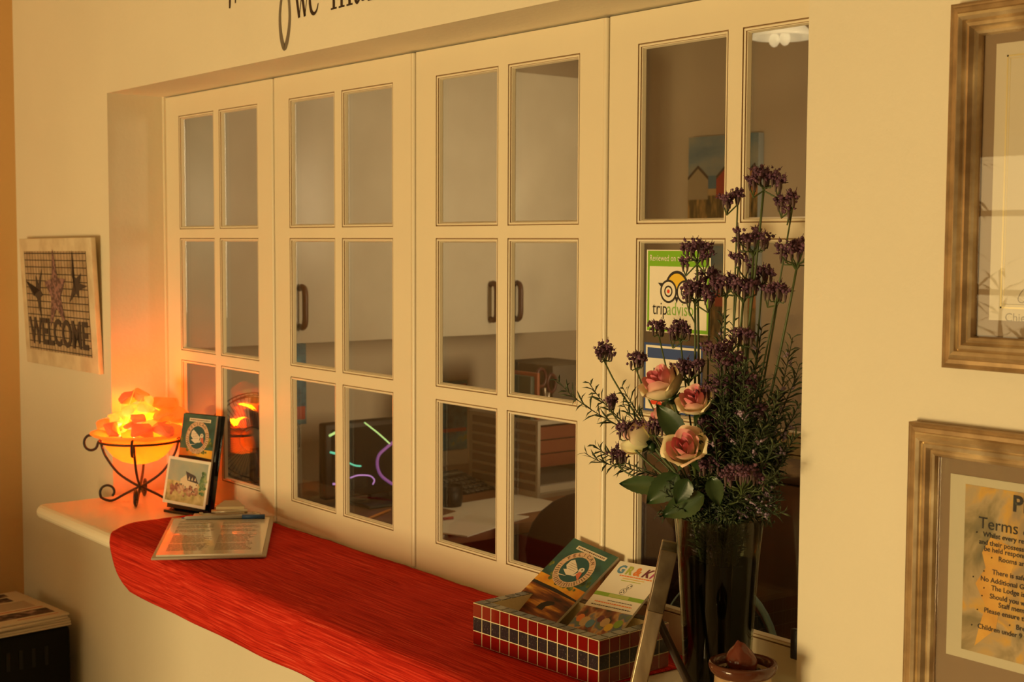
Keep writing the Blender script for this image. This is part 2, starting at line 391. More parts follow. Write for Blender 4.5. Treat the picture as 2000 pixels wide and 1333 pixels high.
# ================================================================ CLOTH RUNNER
def cloth_material():
    m = bpy.data.materials.new('red_woven_cloth'); m.use_nodes = True; nt = m.node_tree; bs = nt.nodes['Principled BSDF']
    tc = nt.nodes.new('ShaderNodeTexCoord'); mp = nt.nodes.new('ShaderNodeMapping'); mp.inputs['Scale'].default_value = (1.6, 120, 1)
    n = nt.nodes.new('ShaderNodeTexNoise'); n.inputs['Scale'].default_value = 4; n.inputs['Detail'].default_value = 5
    nt.links.new(tc.outputs['UV'], mp.inputs['Vector'])
    n0 = nt.nodes.new('ShaderNodeTexNoise'); n0.inputs['Scale'].default_value = 5
    nt.links.new(tc.outputs['UV'], n0.inputs['Vector'])
    ad = nt.nodes.new('ShaderNodeVectorMath'); ad.operation = 'SCALE'; ad.inputs['Scale'].default_value = .9
    nt.links.new(n0.outputs['Color'], ad.inputs[0])
    a2 = nt.nodes.new('ShaderNodeVectorMath'); a2.operation = 'ADD'
    nt.links.new(mp.outputs[0], a2.inputs[0]); nt.links.new(ad.outputs[0], a2.inputs[1]); nt.links.new(a2.outputs[0], n.inputs['Vector'])
    r_ = nt.nodes.new('ShaderNodeValToRGB'); e = r_.color_ramp.elements
    e[0].position = .30; e[0].color = (.30, .010, .006, 1); e[1].position = .5; e[1].color = (.56, .026, .012, 1)
    q = e.new(.66); q.color = (.72, .060, .030, 1); q = e.new(.72); q.color = (.80, .13, .07, 1)
    nt.links.new(n.outputs['Fac'], r_.inputs['Fac']); nt.links.new(r_.outputs['Color'], bs.inputs['Base Color'])
    n2 = nt.nodes.new('ShaderNodeTexNoise'); n2.inputs['Scale'].default_value = 700; n2.inputs['Detail'].default_value = 2
    nt.links.new(tc.outputs['UV'], n2.inputs['Vector'])
    ml = nt.nodes.new('ShaderNodeMath'); ml.operation = 'MULTIPLY_ADD'; ml.inputs[1].default_value = .5
    nt.links.new(n2.outputs['Fac'], ml.inputs[0]); nt.links.new(n.outputs['Fac'], ml.inputs[2])
    bp = nt.nodes.new('ShaderNodeBump'); bp.inputs['Strength'].default_value = .6; bp.inputs['Distance'].default_value = .002
    nt.links.new(ml.outputs[0], bp.inputs['Height']); nt.links.new(bp.outputs['Normal'], bs.inputs['Normal'])
    bs.inputs['Roughness'].default_value = .85; bs.inputs['Specular IOR Level'].default_value = .08
    return m
CLOTH = cloth_material()
def cloth():
    b = MB(); U, V = 150, 46
    xa, xb = -.247, 1.135
    yb = -.006; yfr = CY + .018
    topw = yb - yfr; drop = .072; rad = .02
    arc = rad * pi / 2; total = topw - rad + arc + drop
    uvs = []
    def fn(u, v):
        s = v * total
        x = xa + (xb - xa) * u
        e = max(0, 1 - (x - xa) / .10)
        wob = .0016 * noise.noise(Vector((x * 9, s * 5, 0))) + .0009 * noise.noise(Vector((x * 30, s * 18, 3)))
        edgey = .006 * noise.noise(Vector((x * 4, 0, 5))) * (1 - v)
        if s < topw - rad: y = yb - s - (-edgey if v < .3 else 0); z = CT + .0035 + abs(wob) * 1.2
        elif s < topw - rad + arc:
            a = (s - (topw - rad)) / rad; y = yfr + rad - rad * sin(a) - .003; z = CT + .0035 - rad + rad * cos(a)
        else:
            q = s - (topw - rad + arc); k = q / drop
            y = yfr - .003 - .004 * k + .006 * k * noise.noise(Vector((x * 7, k, 1))); z = CT + .0035 - rad - q
            z += .004 * k * noise.noise(Vector((x * 5, 2, 1)))
        # the left end is cut at a slant: the hanging corner starts further right, rounded
        k2 = max(0, min(1, (s - (topw - .10)) / .10)) ** 1.6
        q_ = max(0, (s - topw) / (total - topw)); x0 = xa + .088 * k2 + .045 * q_ + .065 * q_ ** 5
        x = x0 + (xb - x0) * u
        x -= .012 * v * u * u
        return (x, y, z)
    vs = [fn(i / U, j / V) for i in range(U + 1) for j in range(V + 1)]
    fs = [(i * (V + 1) + j, i * (V + 1) + j + 1, (i + 1) * (V + 1) + j + 1, (i + 1) * (V + 1) + j) for i in range(U) for j in range(V)]
    b._add(vs, fs, True)
    o = b.build('table_runner', CLOTH, None, (.44, -.2, CT))
    uv = o.data.uv_layers.new(name='uv')
    for p in o.data.polygons:
        for li in p.loop_indices:
            vi = o.data.loops[li].vertex_index; i, j = divmod(vi, V + 1)
            uv.data[li].uv = (i / U * (xb - xa), j / V * total)
    sm = o.modifiers.new('thickness', 'SOLIDIFY'); sm.thickness = .0025; sm.offset = -1
    return o
tag(cloth(), 'red woven cloth runner draped over the front of the cream counter', 'table runner')
ZC = CT + .0052     # top of the cloth

# ================================================================ SALT LAMP ON THE COUNTER
IRON = mat('black_iron', (.02, .012, .01), .45, bump=.3, bscale=200)
LC = Vector((-.470, -.117, CT))
def crystal(name, ca, cb, ea, eb, es):
    m = bpy.data.materials.new(name); m.use_nodes = True; nt = m.node_tree; bs = nt.nodes['Principled BSDF']; out = nt.nodes['Material Output']
    tc = nt.nodes.new('ShaderNodeTexCoord'); n = nt.nodes.new('ShaderNodeTexNoise'); n.inputs['Scale'].default_value = 24; n.inputs['Detail'].default_value = 4
    nt.links.new(tc.outputs['Object'], n.inputs['Vector'])
    r_ = nt.nodes.new('ShaderNodeValToRGB'); r_.color_ramp.elements[0].position = .35; r_.color_ramp.elements[1].position = .7
    r_.color_ramp.elements[0].color = (*ea, 1); r_.color_ramp.elements[1].color = (*eb, 1)
    nt.links.new(n.outputs['Fac'], r_.inputs['Fac']); nt.links.new(r_.outputs['Color'], bs.inputs['Emission Color'])
    bs.inputs['Emission Strength'].default_value = es; bs.inputs['Base Color'].default_value = (*ca, 1); bs.inputs['Roughness'].default_value = .35
    t = nt.nodes.new('ShaderNodeBsdfTransparent'); t.inputs[0].default_value = (*cb, 1); mx = nt.nodes.new('ShaderNodeMixShader'); mx.inputs[0].default_value = .3
    nt.links.new(bs.outputs[0], mx.inputs[1]); nt.links.new(t.outputs[0], mx.inputs[2]); nt.links.new(mx.outputs[0], out.inputs[0])
    return m
SALT_R = crystal('salt_rose', (.62, .25, .12), (1, .45, .15), (.62, .085, .02), (.85, .17, .025), .45)
SALT_O = crystal('salt_orange', (.7, .32, .12), (1, .5, .15), (.9, .16, .012), (1.0, .28, .015), .58)
SALT_Y = crystal('salt_glowing', (.8, .5, .2), (1, .6, .2), (1, .33, .015), (1.2, .68, .08), .95)
BOWLM = crystal('frosted_bowl', (.8, .6, .3), (1, .6, .2), (1.0, .36, .01), (1.2, .60, .05), .95)
def bowl_glass():
    m = bpy.data.materials.new('lit_frosted_glass'); m.use_nodes = True; nt = m.node_tree; bs = nt.nodes['Principled BSDF']; out = nt.nodes['Material Output']
    bs.inputs['Base Color'].default_value = (.7, .4, .15, 1); bs.inputs['Roughness'].default_value = .3; bs.inputs['Emission Color'].default_value = (1, .27, .015, 1); bs.inputs['Emission Strength'].default_value = .55
    t = nt.nodes.new('ShaderNodeBsdfTranslucent'); t.inputs[0].default_value = (1, .62, .14, 1); mx = nt.nodes.new('ShaderNodeMixShader'); mx.inputs[0].default_value = .55
    nt.links.new(bs.outputs[0], mx.inputs[1]); nt.links.new(t.outputs[0], mx.inputs[2]); nt.links.new(mx.outputs[0], out.inputs[0]); return m
BOWLM = bowl_glass()
r = thing('bowl_stand', 'black wrought iron stand with curled feet, holding the glowing salt bowl', 'stand', LC)
ringz = .138; ringr = .087
b = MB(); b.T = Matrix.Translation(LC)
b.tube([(ringr * cos(a), ringr * sin(a), ringz) for a in [2 * pi * k / 40 for k in range(40)]], .0028, 6, closed=True)
b.build('ring', IRON, r)
ax = atan2(RT.y, RT.x)
for k in range(4):
    a = ax + k * pi / 2 + .12
    ex = Vector((cos(a), sin(a), 0))
    P = []
    # curl at the rim
    for t in range(9):
        q = pi * (.55 - t * .19)
        P.append(ex * (ringr + .018 + .015 * cos(q)) + Vector((0, 0, ringz + .002 + .017 * sin(q) - .006)))
    P += [ex * (ringr - .002) + Vector((0, 0, ringz - .002)), ex * (ringr - .012) + Vector((0, 0, .105)), ex * .048 + Vector((0, 0, .066)), ex * .012 + Vector((0, 0, .040)),
          ex * -.004 + Vector((0, 0, .033)), ex * -.035 + Vector((0, 0, .017)), ex * -.062 + Vector((0, 0, .0035))]
    for t in range(1, 11):
        q = -pi / 2 - .25 - t * .52; rr = .019 * (1 - t * .035)
        P.append(ex * (-.068 + rr * cos(q) - .002) + Vector((0, 0, .0225 + rr * sin(q) * 1.0)))
    b = MB(); b.T = Matrix.Translation(LC); b.tube(smoothpts(P, 4), .0029, 6); b.build('leg', IRON, r)
b = MB(); b.T = Matrix.Translation(LC); b.ball((0, 0, .035), .0065, 2, (1, 1, .8)); b.build('knot', IRON, r)
BZ = LC.z + ringz
r = thing('glass_bowl', 'frosted glass bowl glowing yellow-orange in the black iron stand', 'bowl', (LC.x, LC.y, BZ - .05))
b = MB(); prof = [(0, -.052), (.02, -.051), (.04, -.045), (.058, -.033), (.072, -.015), (.079, -.002), (.080, .004), (.088, .009), (.100, .013), (.106, .017), (.106, .020), (.098, .018), (.082, .010), (.074, .0), (.055, -.028), (.03, -.044), (0, -.047)]
b.lathe(prof, 48, (LC.x, LC.y, BZ)); b.build('bowl', BOWLM, r)
b = MB(); b.ball((LC.x, LC.y, BZ - .008), .016, 2, (1, 1, 1.1)); b.build('bulb', mat('bulb_glow', (1, .8, .4), .5, emit=(1, .62, .16), estr=14), r)
rs = random.Random(7)
def chunk(cx, cy, cz, sx, sy, sz, m, label, seed, grp='salt crystals heaped in the glass bowl'):
    rd = random.Random(seed); bm = bmesh.new()
    for i in range(13):
        v = Vector((rd.gauss(0, 1), rd.gauss(0, 1), rd.gauss(0, 1))).normalized() * rd.uniform(.82, 1.05)
        bm.verts.new((v.x * sx, v.y * sy, v.z * sz))
    res = bmesh.ops.convex_hull(bm, input=bm.verts[:])
    junk = [e for e in res['geom_interior'] if isinstance(e, bmesh.types.BMVert)]
    for v in junk: bm.verts.remove(v)
    bmesh.ops.bevel(bm, geom=bm.edges[:], offset=min(sx, sy, sz) * .12, segments=1, affect='EDGES')
    b = MB(); b.T = Matrix.Translation((cx, cy, cz)) @ Matrix.Rotation(rd.uniform(0, 3), 4, 'Z'); b.frombm(bm, False)
    o = b.build('salt_crystal', m, None, (cx, cy, cz - sz)); tag(o, label, 'salt crystal', grp)
# (px, py) of each crystal, offset toward the viewer, radius
VF = Vector((-FW.x, -FW.y, 0)).normalized(); RH = Vector((RT.x, RT.y, 0)).normalized()
CH = [(222, 842, .060, .023, SALT_R, 'rose salt crystal at the bowl rim, left front'),
      (273, 843, .070, .026, SALT_R, 'wide rose salt crystal at the front centre of the bowl'),
      (318, 840, .062, .024, SALT_R, 'rose salt crystal at the bowl rim, right front'),
      (251, 830, .056, .013, SALT_R, 'small rose salt crystal above the wide front one, to its left'),
      (271, 818, .054, .016, SALT_R, 'small dark rose salt crystal in the very middle of the heap'),
      (204, 830, .020, .019, SALT_O, 'orange salt crystal at the far left of the heap'),
      (236, 812, .020, .021, SALT_Y, 'glowing yellow salt crystal on the left slope of the heap'),
      (258, 800, .022, .020, SALT_Y, 'glowing yellow salt crystal left of the heap centre'),
      (286, 798, .030, .019, SALT_Y, 'glowing yellow salt crystal just right of the heap centre'),
      (252, 779, .010, .019, SALT_R, 'rose salt crystal at the top left of the heap'),
      (278, 775, .000, .022, SALT_O, 'orange salt crystal at the very top of the heap'),
      (290, 783, .022, .014, SALT_Y, 'bright yellow salt crystal just under the heap top'),
      (316, 788, -.01, .028, SALT_O, 'big orange salt crystal at the upper right of the heap'),
      (344, 812, -.01, .024, SALT_O, 'square orange salt crystal at the right end of the heap'),
      (318, 817, .020, .022, SALT_O, 'orange salt crystal behind the right front one'),
      (225, 822, .030, .018, SALT_Y, 'glowing salt crystal above the left front one'),
      (297, 830, .040, .014, SALT_Y, 'small glowing salt crystal between the centre and right front ones'),
      (336, 842, .03, .020, SALT_O, 'orange salt crystal at the right end of the bowl rim'),
      (270, 800, -.04, .030, SALT_Y, 'large glowing salt crystal at the back of the heap'),
      (300, 812, -.05, .028, SALT_O, 'orange salt crystal at the back right of the heap'),
      (235, 835, -.03, .026, SALT_O, 'orange salt crystal at the back left of the heap')]
for i, (px, py, off, rr, m, lb) in enumerate(CH):
    c0 = LC + VF * off
    d = ray(px, py); t = ((c0 - CAMP).dot(VF)) / d.dot(VF); p = CAMP + d * t
    chunk(p.x, p.y, p.z, rr * 1.58, rr * 1.32, rr * 1.0, m, lb, 40 + i)
def plight(name, loc, e, color, rad):
    l = bpy.data.lights.new(name, 'POINT'); l.energy = e; l.color = color; l.shadow_soft_size = rad
    o = bpy.data.objects.new(name, l); COL.objects.link(o); o.location = loc; return o
plight('salt_lamp_bulb', (LC.x, LC.y, BZ + .035), 5.2, (1, .13, .0), .03)
plight('bowl_bulb', (LC.x + .01, LC.y - .01, BZ - .012), .5, (1, .7, .3), .012)

# ================================================================ FLYER SHEETS (shared artwork)
TEAL = ramp_mat('teal_print', [(.3, '24443f'), (.5, '345f58'), (.7, '456a54')], 30, .4)
TEALD = mat('dark_teal_print', (.02, .09, .095), .4)
STONE = ramp_mat('stone_ring_print', [(.35, 'b98c68'), (.5, 'e2c4a0'), (.65, 'cf9a84')], 220, .45)
STONEX = mat('brown_letter_print', (.18, .10, .05), .5)
BIRD = mat('cream_bird_print', (.80, .70, .55), .45); BEAK = mat('orange_beak_print', (.65, .16, .08), .45)
SUN = ramp_mat('sunset_print', [(.35, 'c8691a'), (.5, 'e9a52c'), (.65, 'f0c044')], 14, .4, stretch=(1, 2, 1))
LAKE = ramp_mat('dusk_water_print', [(.38, '2a1006'), (.5, '7a3a12'), (.6, 'd08a30'), (.7, 'f2d070')], 12, .4, stretch=(1, 8, 1))
LEAFP = ramp_mat('foliage_print', [(.35, '26351c'), (.5, '4c6230'), (.65, '98903a')], 60, .4)
MULTI = ramp_mat('photo_print', [(.3, '2c2118'), (.42, '8f4a2c'), (.5, 'c9a06a'), (.58, '58708c'), (.7, '7a8a3c')], 40, .35, detail=2)
ORANGEP = mat('orange_print', (.80, .22, .04), .4); GREENP = mat('green_print', (.24, .42, .04), .4); BLUEP = mat('blue_print', (.10, .27, .45), .4)
LIMEP = mat('lime_print', (.45, .52, .08), .4); PLUMP = mat('plum_print', (.16, .02, .05), .4); MAGP = mat('magenta_print', (.45, .05, .22), .4)
YELP = mat('yellow_print', (.75, .50, .04), .4)
def disc(b, c, r, n=36, z=0, r2=None, sy=1, a0=0, a1=2 * pi):
    P = [(c[0] + r * cos(a0 + (a1 - a0) * k / n), c[1] + r * sy * sin(a0 + (a1 - a0) * k / n), z) for k in range(n + 1)]
    if r2 is None: b._add([(c[0], c[1], z)] + P, [(0, k + 1, k + 2) for k in range(n)])
    else:
        Q = [(c[0] + r2 * cos(a0 + (a1 - a0) * k / n), c[1] + r2 * sy * sin(a0 + (a1 - a0) * k / n), z) for k in range(n + 1)]
        b._add(P + Q, [(k, k + 1, n + 2 + k, n + 1 + k) for k in range(n)])
def bird_flyer(T, n, label, grp=None, name='leaflet', h=.192):
    """leaflet, origin at its lower left corner"""
    w, th = .099, .0006 * n + .0008
    o = T.translation
    r = thing(name, label, 'leaflet', o, grp)
    b = MB(); b.T = T; b.mat(0).box(0, w, 0, h, 0, th); b.build('sheets', WHITE, r)
    z = th + .0001; ms = [TEAL, LEAFP, SUN, LAKE, TEALD, STONE, STONEX, BIRD, BEAK, BLACKP]
    b = MB(); b.T = T
    S1 = h - .074; S0 = h - .093
    b.mat(0).box(0, w, S1, h, th, z)
    b.mat(2).box(0, w, S0, S1, th, z); b.mat(3).box(0, w, 0, S0, th, z)
    b.mat(9)._add([(0, S0 - .002, z + .0001), (w, S0 - .002, z + .0001), (w, S0 + .001, z + .0001), (.05, S0 + .004, z + .0001), (0, S0 + .003, z + .0001)], [(0, 1, 2, 3, 4)])
    rd = random.Random(3); b.mat(1)
    for k in range(46):
        x = rd.uniform(.002, w - .004); y = rd.gauss(S1 + .002, .005) + (.012 if x < .02 or x > .08 else 0); rr = rd.uniform(.002, .006)
        rr = min(rr, x, w - x); disc(b, (x, y), max(rr, .0012), 6, z + .00012 + k * .000001)
    cx, cy = .0495, h - .049; z2 = z + .0003
    b.mat(4); disc(b, (cx, cy), .026, 40, z2); b.mat(5); disc(b, (cx, cy), .0345, 48, z2 + .0001, .0245)
    b.mat(6)
    tt = T
    b.T = Matrix.Identity(4)
    for k, c in enumerate('PELICAN'):
        a = radians(150 - k * 17); Tm = T @ Matrix.Translation((cx + .0268 * cos(a), cy + .0268 * sin(a), z2 + .0002)) @ Matrix.Rotation(a - pi / 2, 4, 'Z')
        b.text(c, .0085, Tm, 'CENTER', th=.00002, bold=.0002)
    b.T = T
    for k in range(26):
        a = radians(20 - k * 8.0); c_, s_ = cos(a), sin(a); wd = rd.uniform(.0004, .0010)
        b._add([(cx + .0262 * c_ - wd * s_, cy + .0262 * s_ + wd * c_, z2 + .0002), (cx + .0262 * c_ + wd * s_, cy + .0262 * s_ - wd * c_, z2 + .0002),
                (cx + .033 * c_ + wd * s_, cy + .033 * s_ - wd * c_, z2 + .0002), (cx + .033 * c_ - wd * s_, cy + .033 * s_ + wd * c_, z2 + .0002)], [(0, 1, 2, 3)])
    z3 = z2 + .0003
    b.mat(7)
    b._add([(cx - .018, cy + .012, z3), (cx - .019, cy + .002, z3), (cx - .012, cy - .004, z3), (cx - .018, cy - .006, z3), (cx - .005, cy - .013, z3), (cx + .006, cy - .010, z3),
            (cx + .008, cy + .001, z3), (cx - .004, cy + .010, z3), (cx - .013, cy + .016, z3)], [(0, 1, 2, 7, 8), (2, 3, 4, 5, 6, 7)])
    disc(b, (cx + .013, cy + .004), .0052, 12, z3)
    b._add([(cx + .005, cy - .011, z3), (cx + .010, cy - .010, z3), (cx + .017, cy + .003, z3), (cx + .012, cy + .001, z3)], [(0, 1, 2, 3)])
    b._add([(cx - .020, cy - .016, z3), (cx - .019, cy - .018, z3), (cx - .004, cy - .015, z3), (cx - .004, cy - .0145, z3)], [(0, 1, 2, 3)])
    b.mat(6)
    for k in range(4): b.box(cx - .016 + k * .0008, cx + .001 + k * .0008, cy + .008 - k * .0035, cy + .0085 - k * .0035, z3, z3 + .00005)
    b.mat(8)._add([(cx + .012, cy + .001, z3 + .0001), (cx + .010, cy - .006, z3 + .0001), (cx + .022, cy - .015, z3 + .0001), (cx + .018, cy, z3 + .0001)], [(0, 1, 2, 3)])
    b.mat(9); disc(b, (cx + .0135, cy + .005), .0014, 8, z3 + .0002)
    b.mat(7).box(.020, .084, h - .0155, h - .0085, z, z + .0002)
    b.mat(6)
    x = .023
    while x < .080:
        l = rd.uniform(.0015, .004); b.box(x, x + l, h - .0133, h - .0107, z, z + .0003); x += l + .0012
    # figure wading in the dusk water
    b.mat(9)._add([(.046, h - .130, z + .0001), (.060, h - .130, z + .0001), (.060, h - .122, z + .0001), (.071, h - .113, z + .0001), (.067, h - .109, z + .0001), (.055, h - .113, z + .0001), (.048, h - .120, z + .0001)], [tuple(range(7))])
    b.build('printed_cover', ms, r)
    return r

# ================================================================ LEAFLET STAND BESIDE THE LAMP
BS = onZ(366, 1004, CT); ux = Vector((.95, .31, 0)).normalized(); uy = Vector((-.31, .95, 0)).normalized()
lean = radians(10.5)
up = Vector((0, 0, 1)) * cos(lean) + uy * sin(lean)
r = thing('leaflet_stand', 'tall black sloping leaflet stand beside the salt lamp', 'stand', BS)
ACR = mat('glossy_black_acrylic', (.008, .008, .009), .12)
T0 = frameT(BS - ux * .056 + uy * .012 + Vector((0, 0, .006)), ux, up)
b = MB(); b.T = T0; b.bbox(0, .110, 0, .206, -.013, 0, .0015); b.build('back_panel', ACR, r)
b = MB(); b.T = frameT(BS - ux * .056 + Vector((0, 0, .0)), ux, uy); b.bbox(0, .108, -.016, .075, 0, .006, .001); b.build('base', ACR, r)
b = MB(); b.T = T0; b.bbox(0, .108, .0, .004, 0, .016, .001); b.build('ledge', ACR, r)
b = MB(); b.T = T0; b.bbox(0, .108, .0, .03, .016, .019, .001); b.build('front_lip', ACR, r)
bird_flyer(T0 @ Matrix.Translation((.003, .016, .0006)), 7, 'teal leaflet with a white bird in a ring, upright in the black stand', h=.188)
# watercolour postcard in front
r = thing('postcard', 'watercolour postcard of a thatched cottage, leaning on the black leaflet stand', 'postcard', BS + Vector((0, 0, .02)))
Tp = T0 @ Matrix.Translation((-.012, .010, .0205)) @ Matrix.Rotation(radians(-1.5), 4, 'Z')
b = MB(); b.T = Tp; b.box(0, .128, 0, .100, 0, .0012); b.build('card', WHITE, r)
WC = [ramp_mat('watercolour_sky', [(.3, 'b9b49a'), (.5, 'a3aca0'), (.7, '8fa0a0')], 14, .6, stretch=(1, 3, 1)),
      ramp_mat('watercolour_grass', [(.3, '8f8450'), (.5, 'c2ae78'), (.7, 'd8c793')], 60, .6), ramp_mat('watercolour_hedge', [(.3, '6b3528'), (.5, 'a8705a'), (.7, 'd8b898')], 90, .6),
      mat('thatch_print', (.06, .045, .05), .6), ramp_mat('watercolour_tree', [(.3, '2f5230'), (.5, '5c7c50'), (.7, 'a9b384')], 70, .6), mat('watercolour_wall', (.72, .6, .42), .6), BLACKP]
b = MB(); b.T = Tp; z = .0013
b.mat(0).box(.006, .122, .05, .094, .0012, z); b.mat(1).box(.006, .122, .006, .05, .0012, z)
b.mat(5)._add([(.045, .034, z + .0001), (.098, .034, z + .0001), (.098, .056, z + .0001), (.06, .066, z + .0001), (.045, .055, z + .0001)], [(0, 1, 2, 3, 4)])
b.mat(3)._add([(.058, .073, z + .0002), (.088, .066, z + .0002), (.100, .050, z + .0002), (.066, .054, z + .0002)], [(0, 1, 2, 3)])
for k in range(3): b.mat(5)._add([(.068 + k * .009, .056, z + .0003), (.073 + k * .009, .055, z + .0003), (.0715 + k * .009, .064 - k * .001, z + .0003)], [(0, 1, 2)])
rd = random.Random(5)
for k in range(60):
    b.mat(2); disc(b, (rd.uniform(.02, .098), rd.gauss(.034, .005)), rd.uniform(.002, .005), 7, z + .0004 + k * 1e-6)
for k in range(46):
    b.mat(4); disc(b, (rd.gauss(.112, .004), rd.uniform(.03, .075)), rd.uniform(.002, .005), 7, z + .0005 + k * 1e-6)
for k in range(14):
    b.mat(6); x = rd.uniform(.03, .095); y = rd.uniform(.028, .046); b.box(x, x + .002, y, y + .003, z, z + .0006)
b.build('painting', WC, r)

# ================================================================ CLIPBOARD, PAPERS, PEN
BR = Vector((.215, -.175, ZC)); ul = Vector((-.25, .168, .012)).normalized(); uw = Vector((-.105, -.171, 0)).normalized()
# board: origin at the near right corner, x across toward the near left corner, y along toward the clip
Tc = frameT(BR, -uw, ul); Tc = frameT(BR + uw * .205, -uw, ul)
r = thing('clipboard', 'pale clipboard with printed sheets and metal clip lying on the red runner', 'clipboard', BR)
CB = mat('clipboard_grey_brown', (.42, .33, .24), .4)
b = MB(); b.T = Tc; b.bbox(0, .205, 0, .312, 0, .0045, .0015); b.build('board', CB, r)
b = MB(); b.T = Tc; 
STEEL = mat('clip_steel', (.55, .48, .40), .28, metal=1)
b.bbox(.045, .178, .278, .303, .0085, .0145, .002); b.build('clip_jaw', STEEL, r)
b = MB(); b.T = Tc
prof = [(.088, .295), (.146, .295), (.146, .314), (.130, .330), (.104, .330), (.088, .314)]
vs = [(x, y, .0145 + (y - .295) * .55) for x, y in prof]
b._add(vs + [(x, y, z - .0015) for x, y, z in vs], [(0, 1, 2, 3, 4, 5), (11, 10, 9, 8, 7, 6)] + [(i, i + 6, (i + 1) % 6 + 6, (i + 1) % 6) for i in range(6)])
lv = b.build('clip_lever', STEEL, r)
b = MB(); b.T = Tc; b.poly([(.089, .298, .0172), (.145, .298, .0172), (.145, .311, .0243), (.089, .311, .0243)], .0004, (0, -.5, .85)); b.build('clip_label', mat('clip_label_cream', (.72, .62, .42), .5), lv)
for x in (.060, .166):
    b = MB(); b.T = Tc; b.tube([(x, .296, .004), (x, .296, .017)], .004, 10); b.build('rivet', STEEL, r)
b = MB(); b.T = Tc; b.tube([(.080, .303, .0165), (.152, .303, .0165)], .0045, 10); b.build('spring_tube', STEEL, r)
r2 = thing('paper_stack', 'printed sheets in a glossy sleeve held on the clipboard', 'papers', BR + Vector((0, 0, .005)))
b = MB(); b.T = Tc; b.box(.008, .197, .006, .284, .0046, .0080); b.build('sheets', mat('sleeve_paper', (.74, .66, .52), .16, coat=.6), r2)
b = MB(); b.T = Tc; rd = random.Random(2)
y = .256
while y > .03:
    for (xa, xb) in ((.022, .098), (.108, .182)):
        x = xa; e = xb - rd.uniform(0, .02)
        while x < e:
            l = rd.uniform(.004, .012); b.box(x, min(x + l, e), y, y + .0019, .0079, .00815); x += l + .0015
    y -= .0052 if rd.random() < .85 else .011
b.build('print', mat('grey_print', (.22, .17, .12), .4), r2)
r3 = thing('pen', 'clear ballpoint pen with blue cap tucked under the clipboard clip', 'pen', BR + Vector((0, 0, .012)))
pa = onZ(391, 1016, ZC + .019); pb = onZ(516, 1015, ZC + .019)
pa = Vector((Tc @ Vector((.028, .276, .0115)))); pb = Vector((Tc @ Vector((.188, .272, .0125))))
b = MB(); b.tube([pa, pa + (pb - pa) * .03, pa + (pb - pa) * .75], [.0012, .0036, .0036], 8); b.build('barrel', mat('pen_barrel', (.45, .42, .38), .2), r3)
b = MB(); b.tube([pa + (pb - pa) * .72, pb], .0045, 8); b.build('pen_cap', mat('pen_blue', (.03, .10, .28), .35), r3)
b = MB(); b.tube([pa - (pb - pa) * .03, pa + (pb - pa) * .05], [.0008, .0028], 8); b.build('pen_tip', mat('pen_blue_tip', (.04, .09, .22), .35), r3)

# ================================================================ TILED TRAY WITH LEAFLETS
TX0, TX1, TY0, TZ = .880, 1.133, -.204, .060
tang = radians(3.0)
TR = Vector((TX0, TY0, ZC)); Tt = frameT(TR, (cos(tang), sin(tang), 0), (-sin(tang), cos(tang), 0))
tw, td = .2535, .134
r = thing('mosaic_tray', 'red and black mosaic tiled tray with cream grout, holding leaflets', 'tray', TR)
GROUT = mat('cream_grout', (.86, .74, .46), .75, bump=.4, bscale=300)
REDT = mat('red_glass_tile', (.20, .006, .004), .12, coat=.5)
BLKT = ramp_mat('glitter_tile', [(.55, (.025, .022, .028)), (.66, (.06, .05, .055)), (.74, (.30, .26, .20))], 500, .15)
RIMT = ramp_mat('grey_rim_tile', [(.4, (.05, .045, .04)), (.6, (.10, .085, .07))], 60, .2)
b = MB(); b.T = Tt; t_ = .018
b.box(0, tw, 0, t_, 0, TZ); b.box(0, tw, td - t_, td, 0, TZ); b.box(0, t_, t_, td - t_, 0, TZ); b.box(tw - t_, tw, t_, td - t_, 0, TZ); b.box(t_, tw - t_, t_, td - t_, 0, .006)
b.build('tray_body', GROUT, r)
NT = 13; NS = 7; g = .0011; pw = tw / NT; pd = td / NS; ph = TZ / 3; e = .0009
R_ = MB(); R2_ = MB(); K_ = MB(); R_.T = Tt; R2_.T = Tt; K_.T = Tt
for row in range(3):
    B = (R2_, K_, R_)[row]
    z0, z1 = row * ph + g * .7, (row + 1) * ph - g * .7
    for i in range(NT):
        B.box(i * pw + g, (i + 1) * pw - g, -e, .001, z0, z1); B.box(i * pw + g, (i + 1) * pw - g, td - .001, td + e, z0, z1)
    for i in range(NS):
        B.box(tw - .001, tw + e, i * pd + g, (i + 1) * pd - g, z0, z1); B.box(-e, .001, i * pd + g, (i + 1) * pd - g, z0, z1)
R_.build('top_red_tiles', REDT, r); R2_.build('bottom_red_tiles', REDT, r); K_.build('glitter_tiles', BLKT, r)
b = MB(); b.T = Tt
for i in range(NT): b.box(i * pw + g, (i + 1) * pw - g, g * 1.5, t_ - .0005, TZ - .001, TZ + e); b.box(i * pw + g, (i + 1) * pw - g, td - t_ + .0005, td - g * 1.5, TZ - .001, TZ + e)
for i in range(1, NS - 1): b.box(g * 1.5, t_ - .0005, i * pd + g, (i + 1) * pd - g, TZ - .001, TZ + e); b.box(tw - t_ + .0005, tw - g * 1.5, i * pd + g, (i + 1) * pd - g, TZ - .001, TZ + e)
b.build('rim_tiles', RIMT, r)
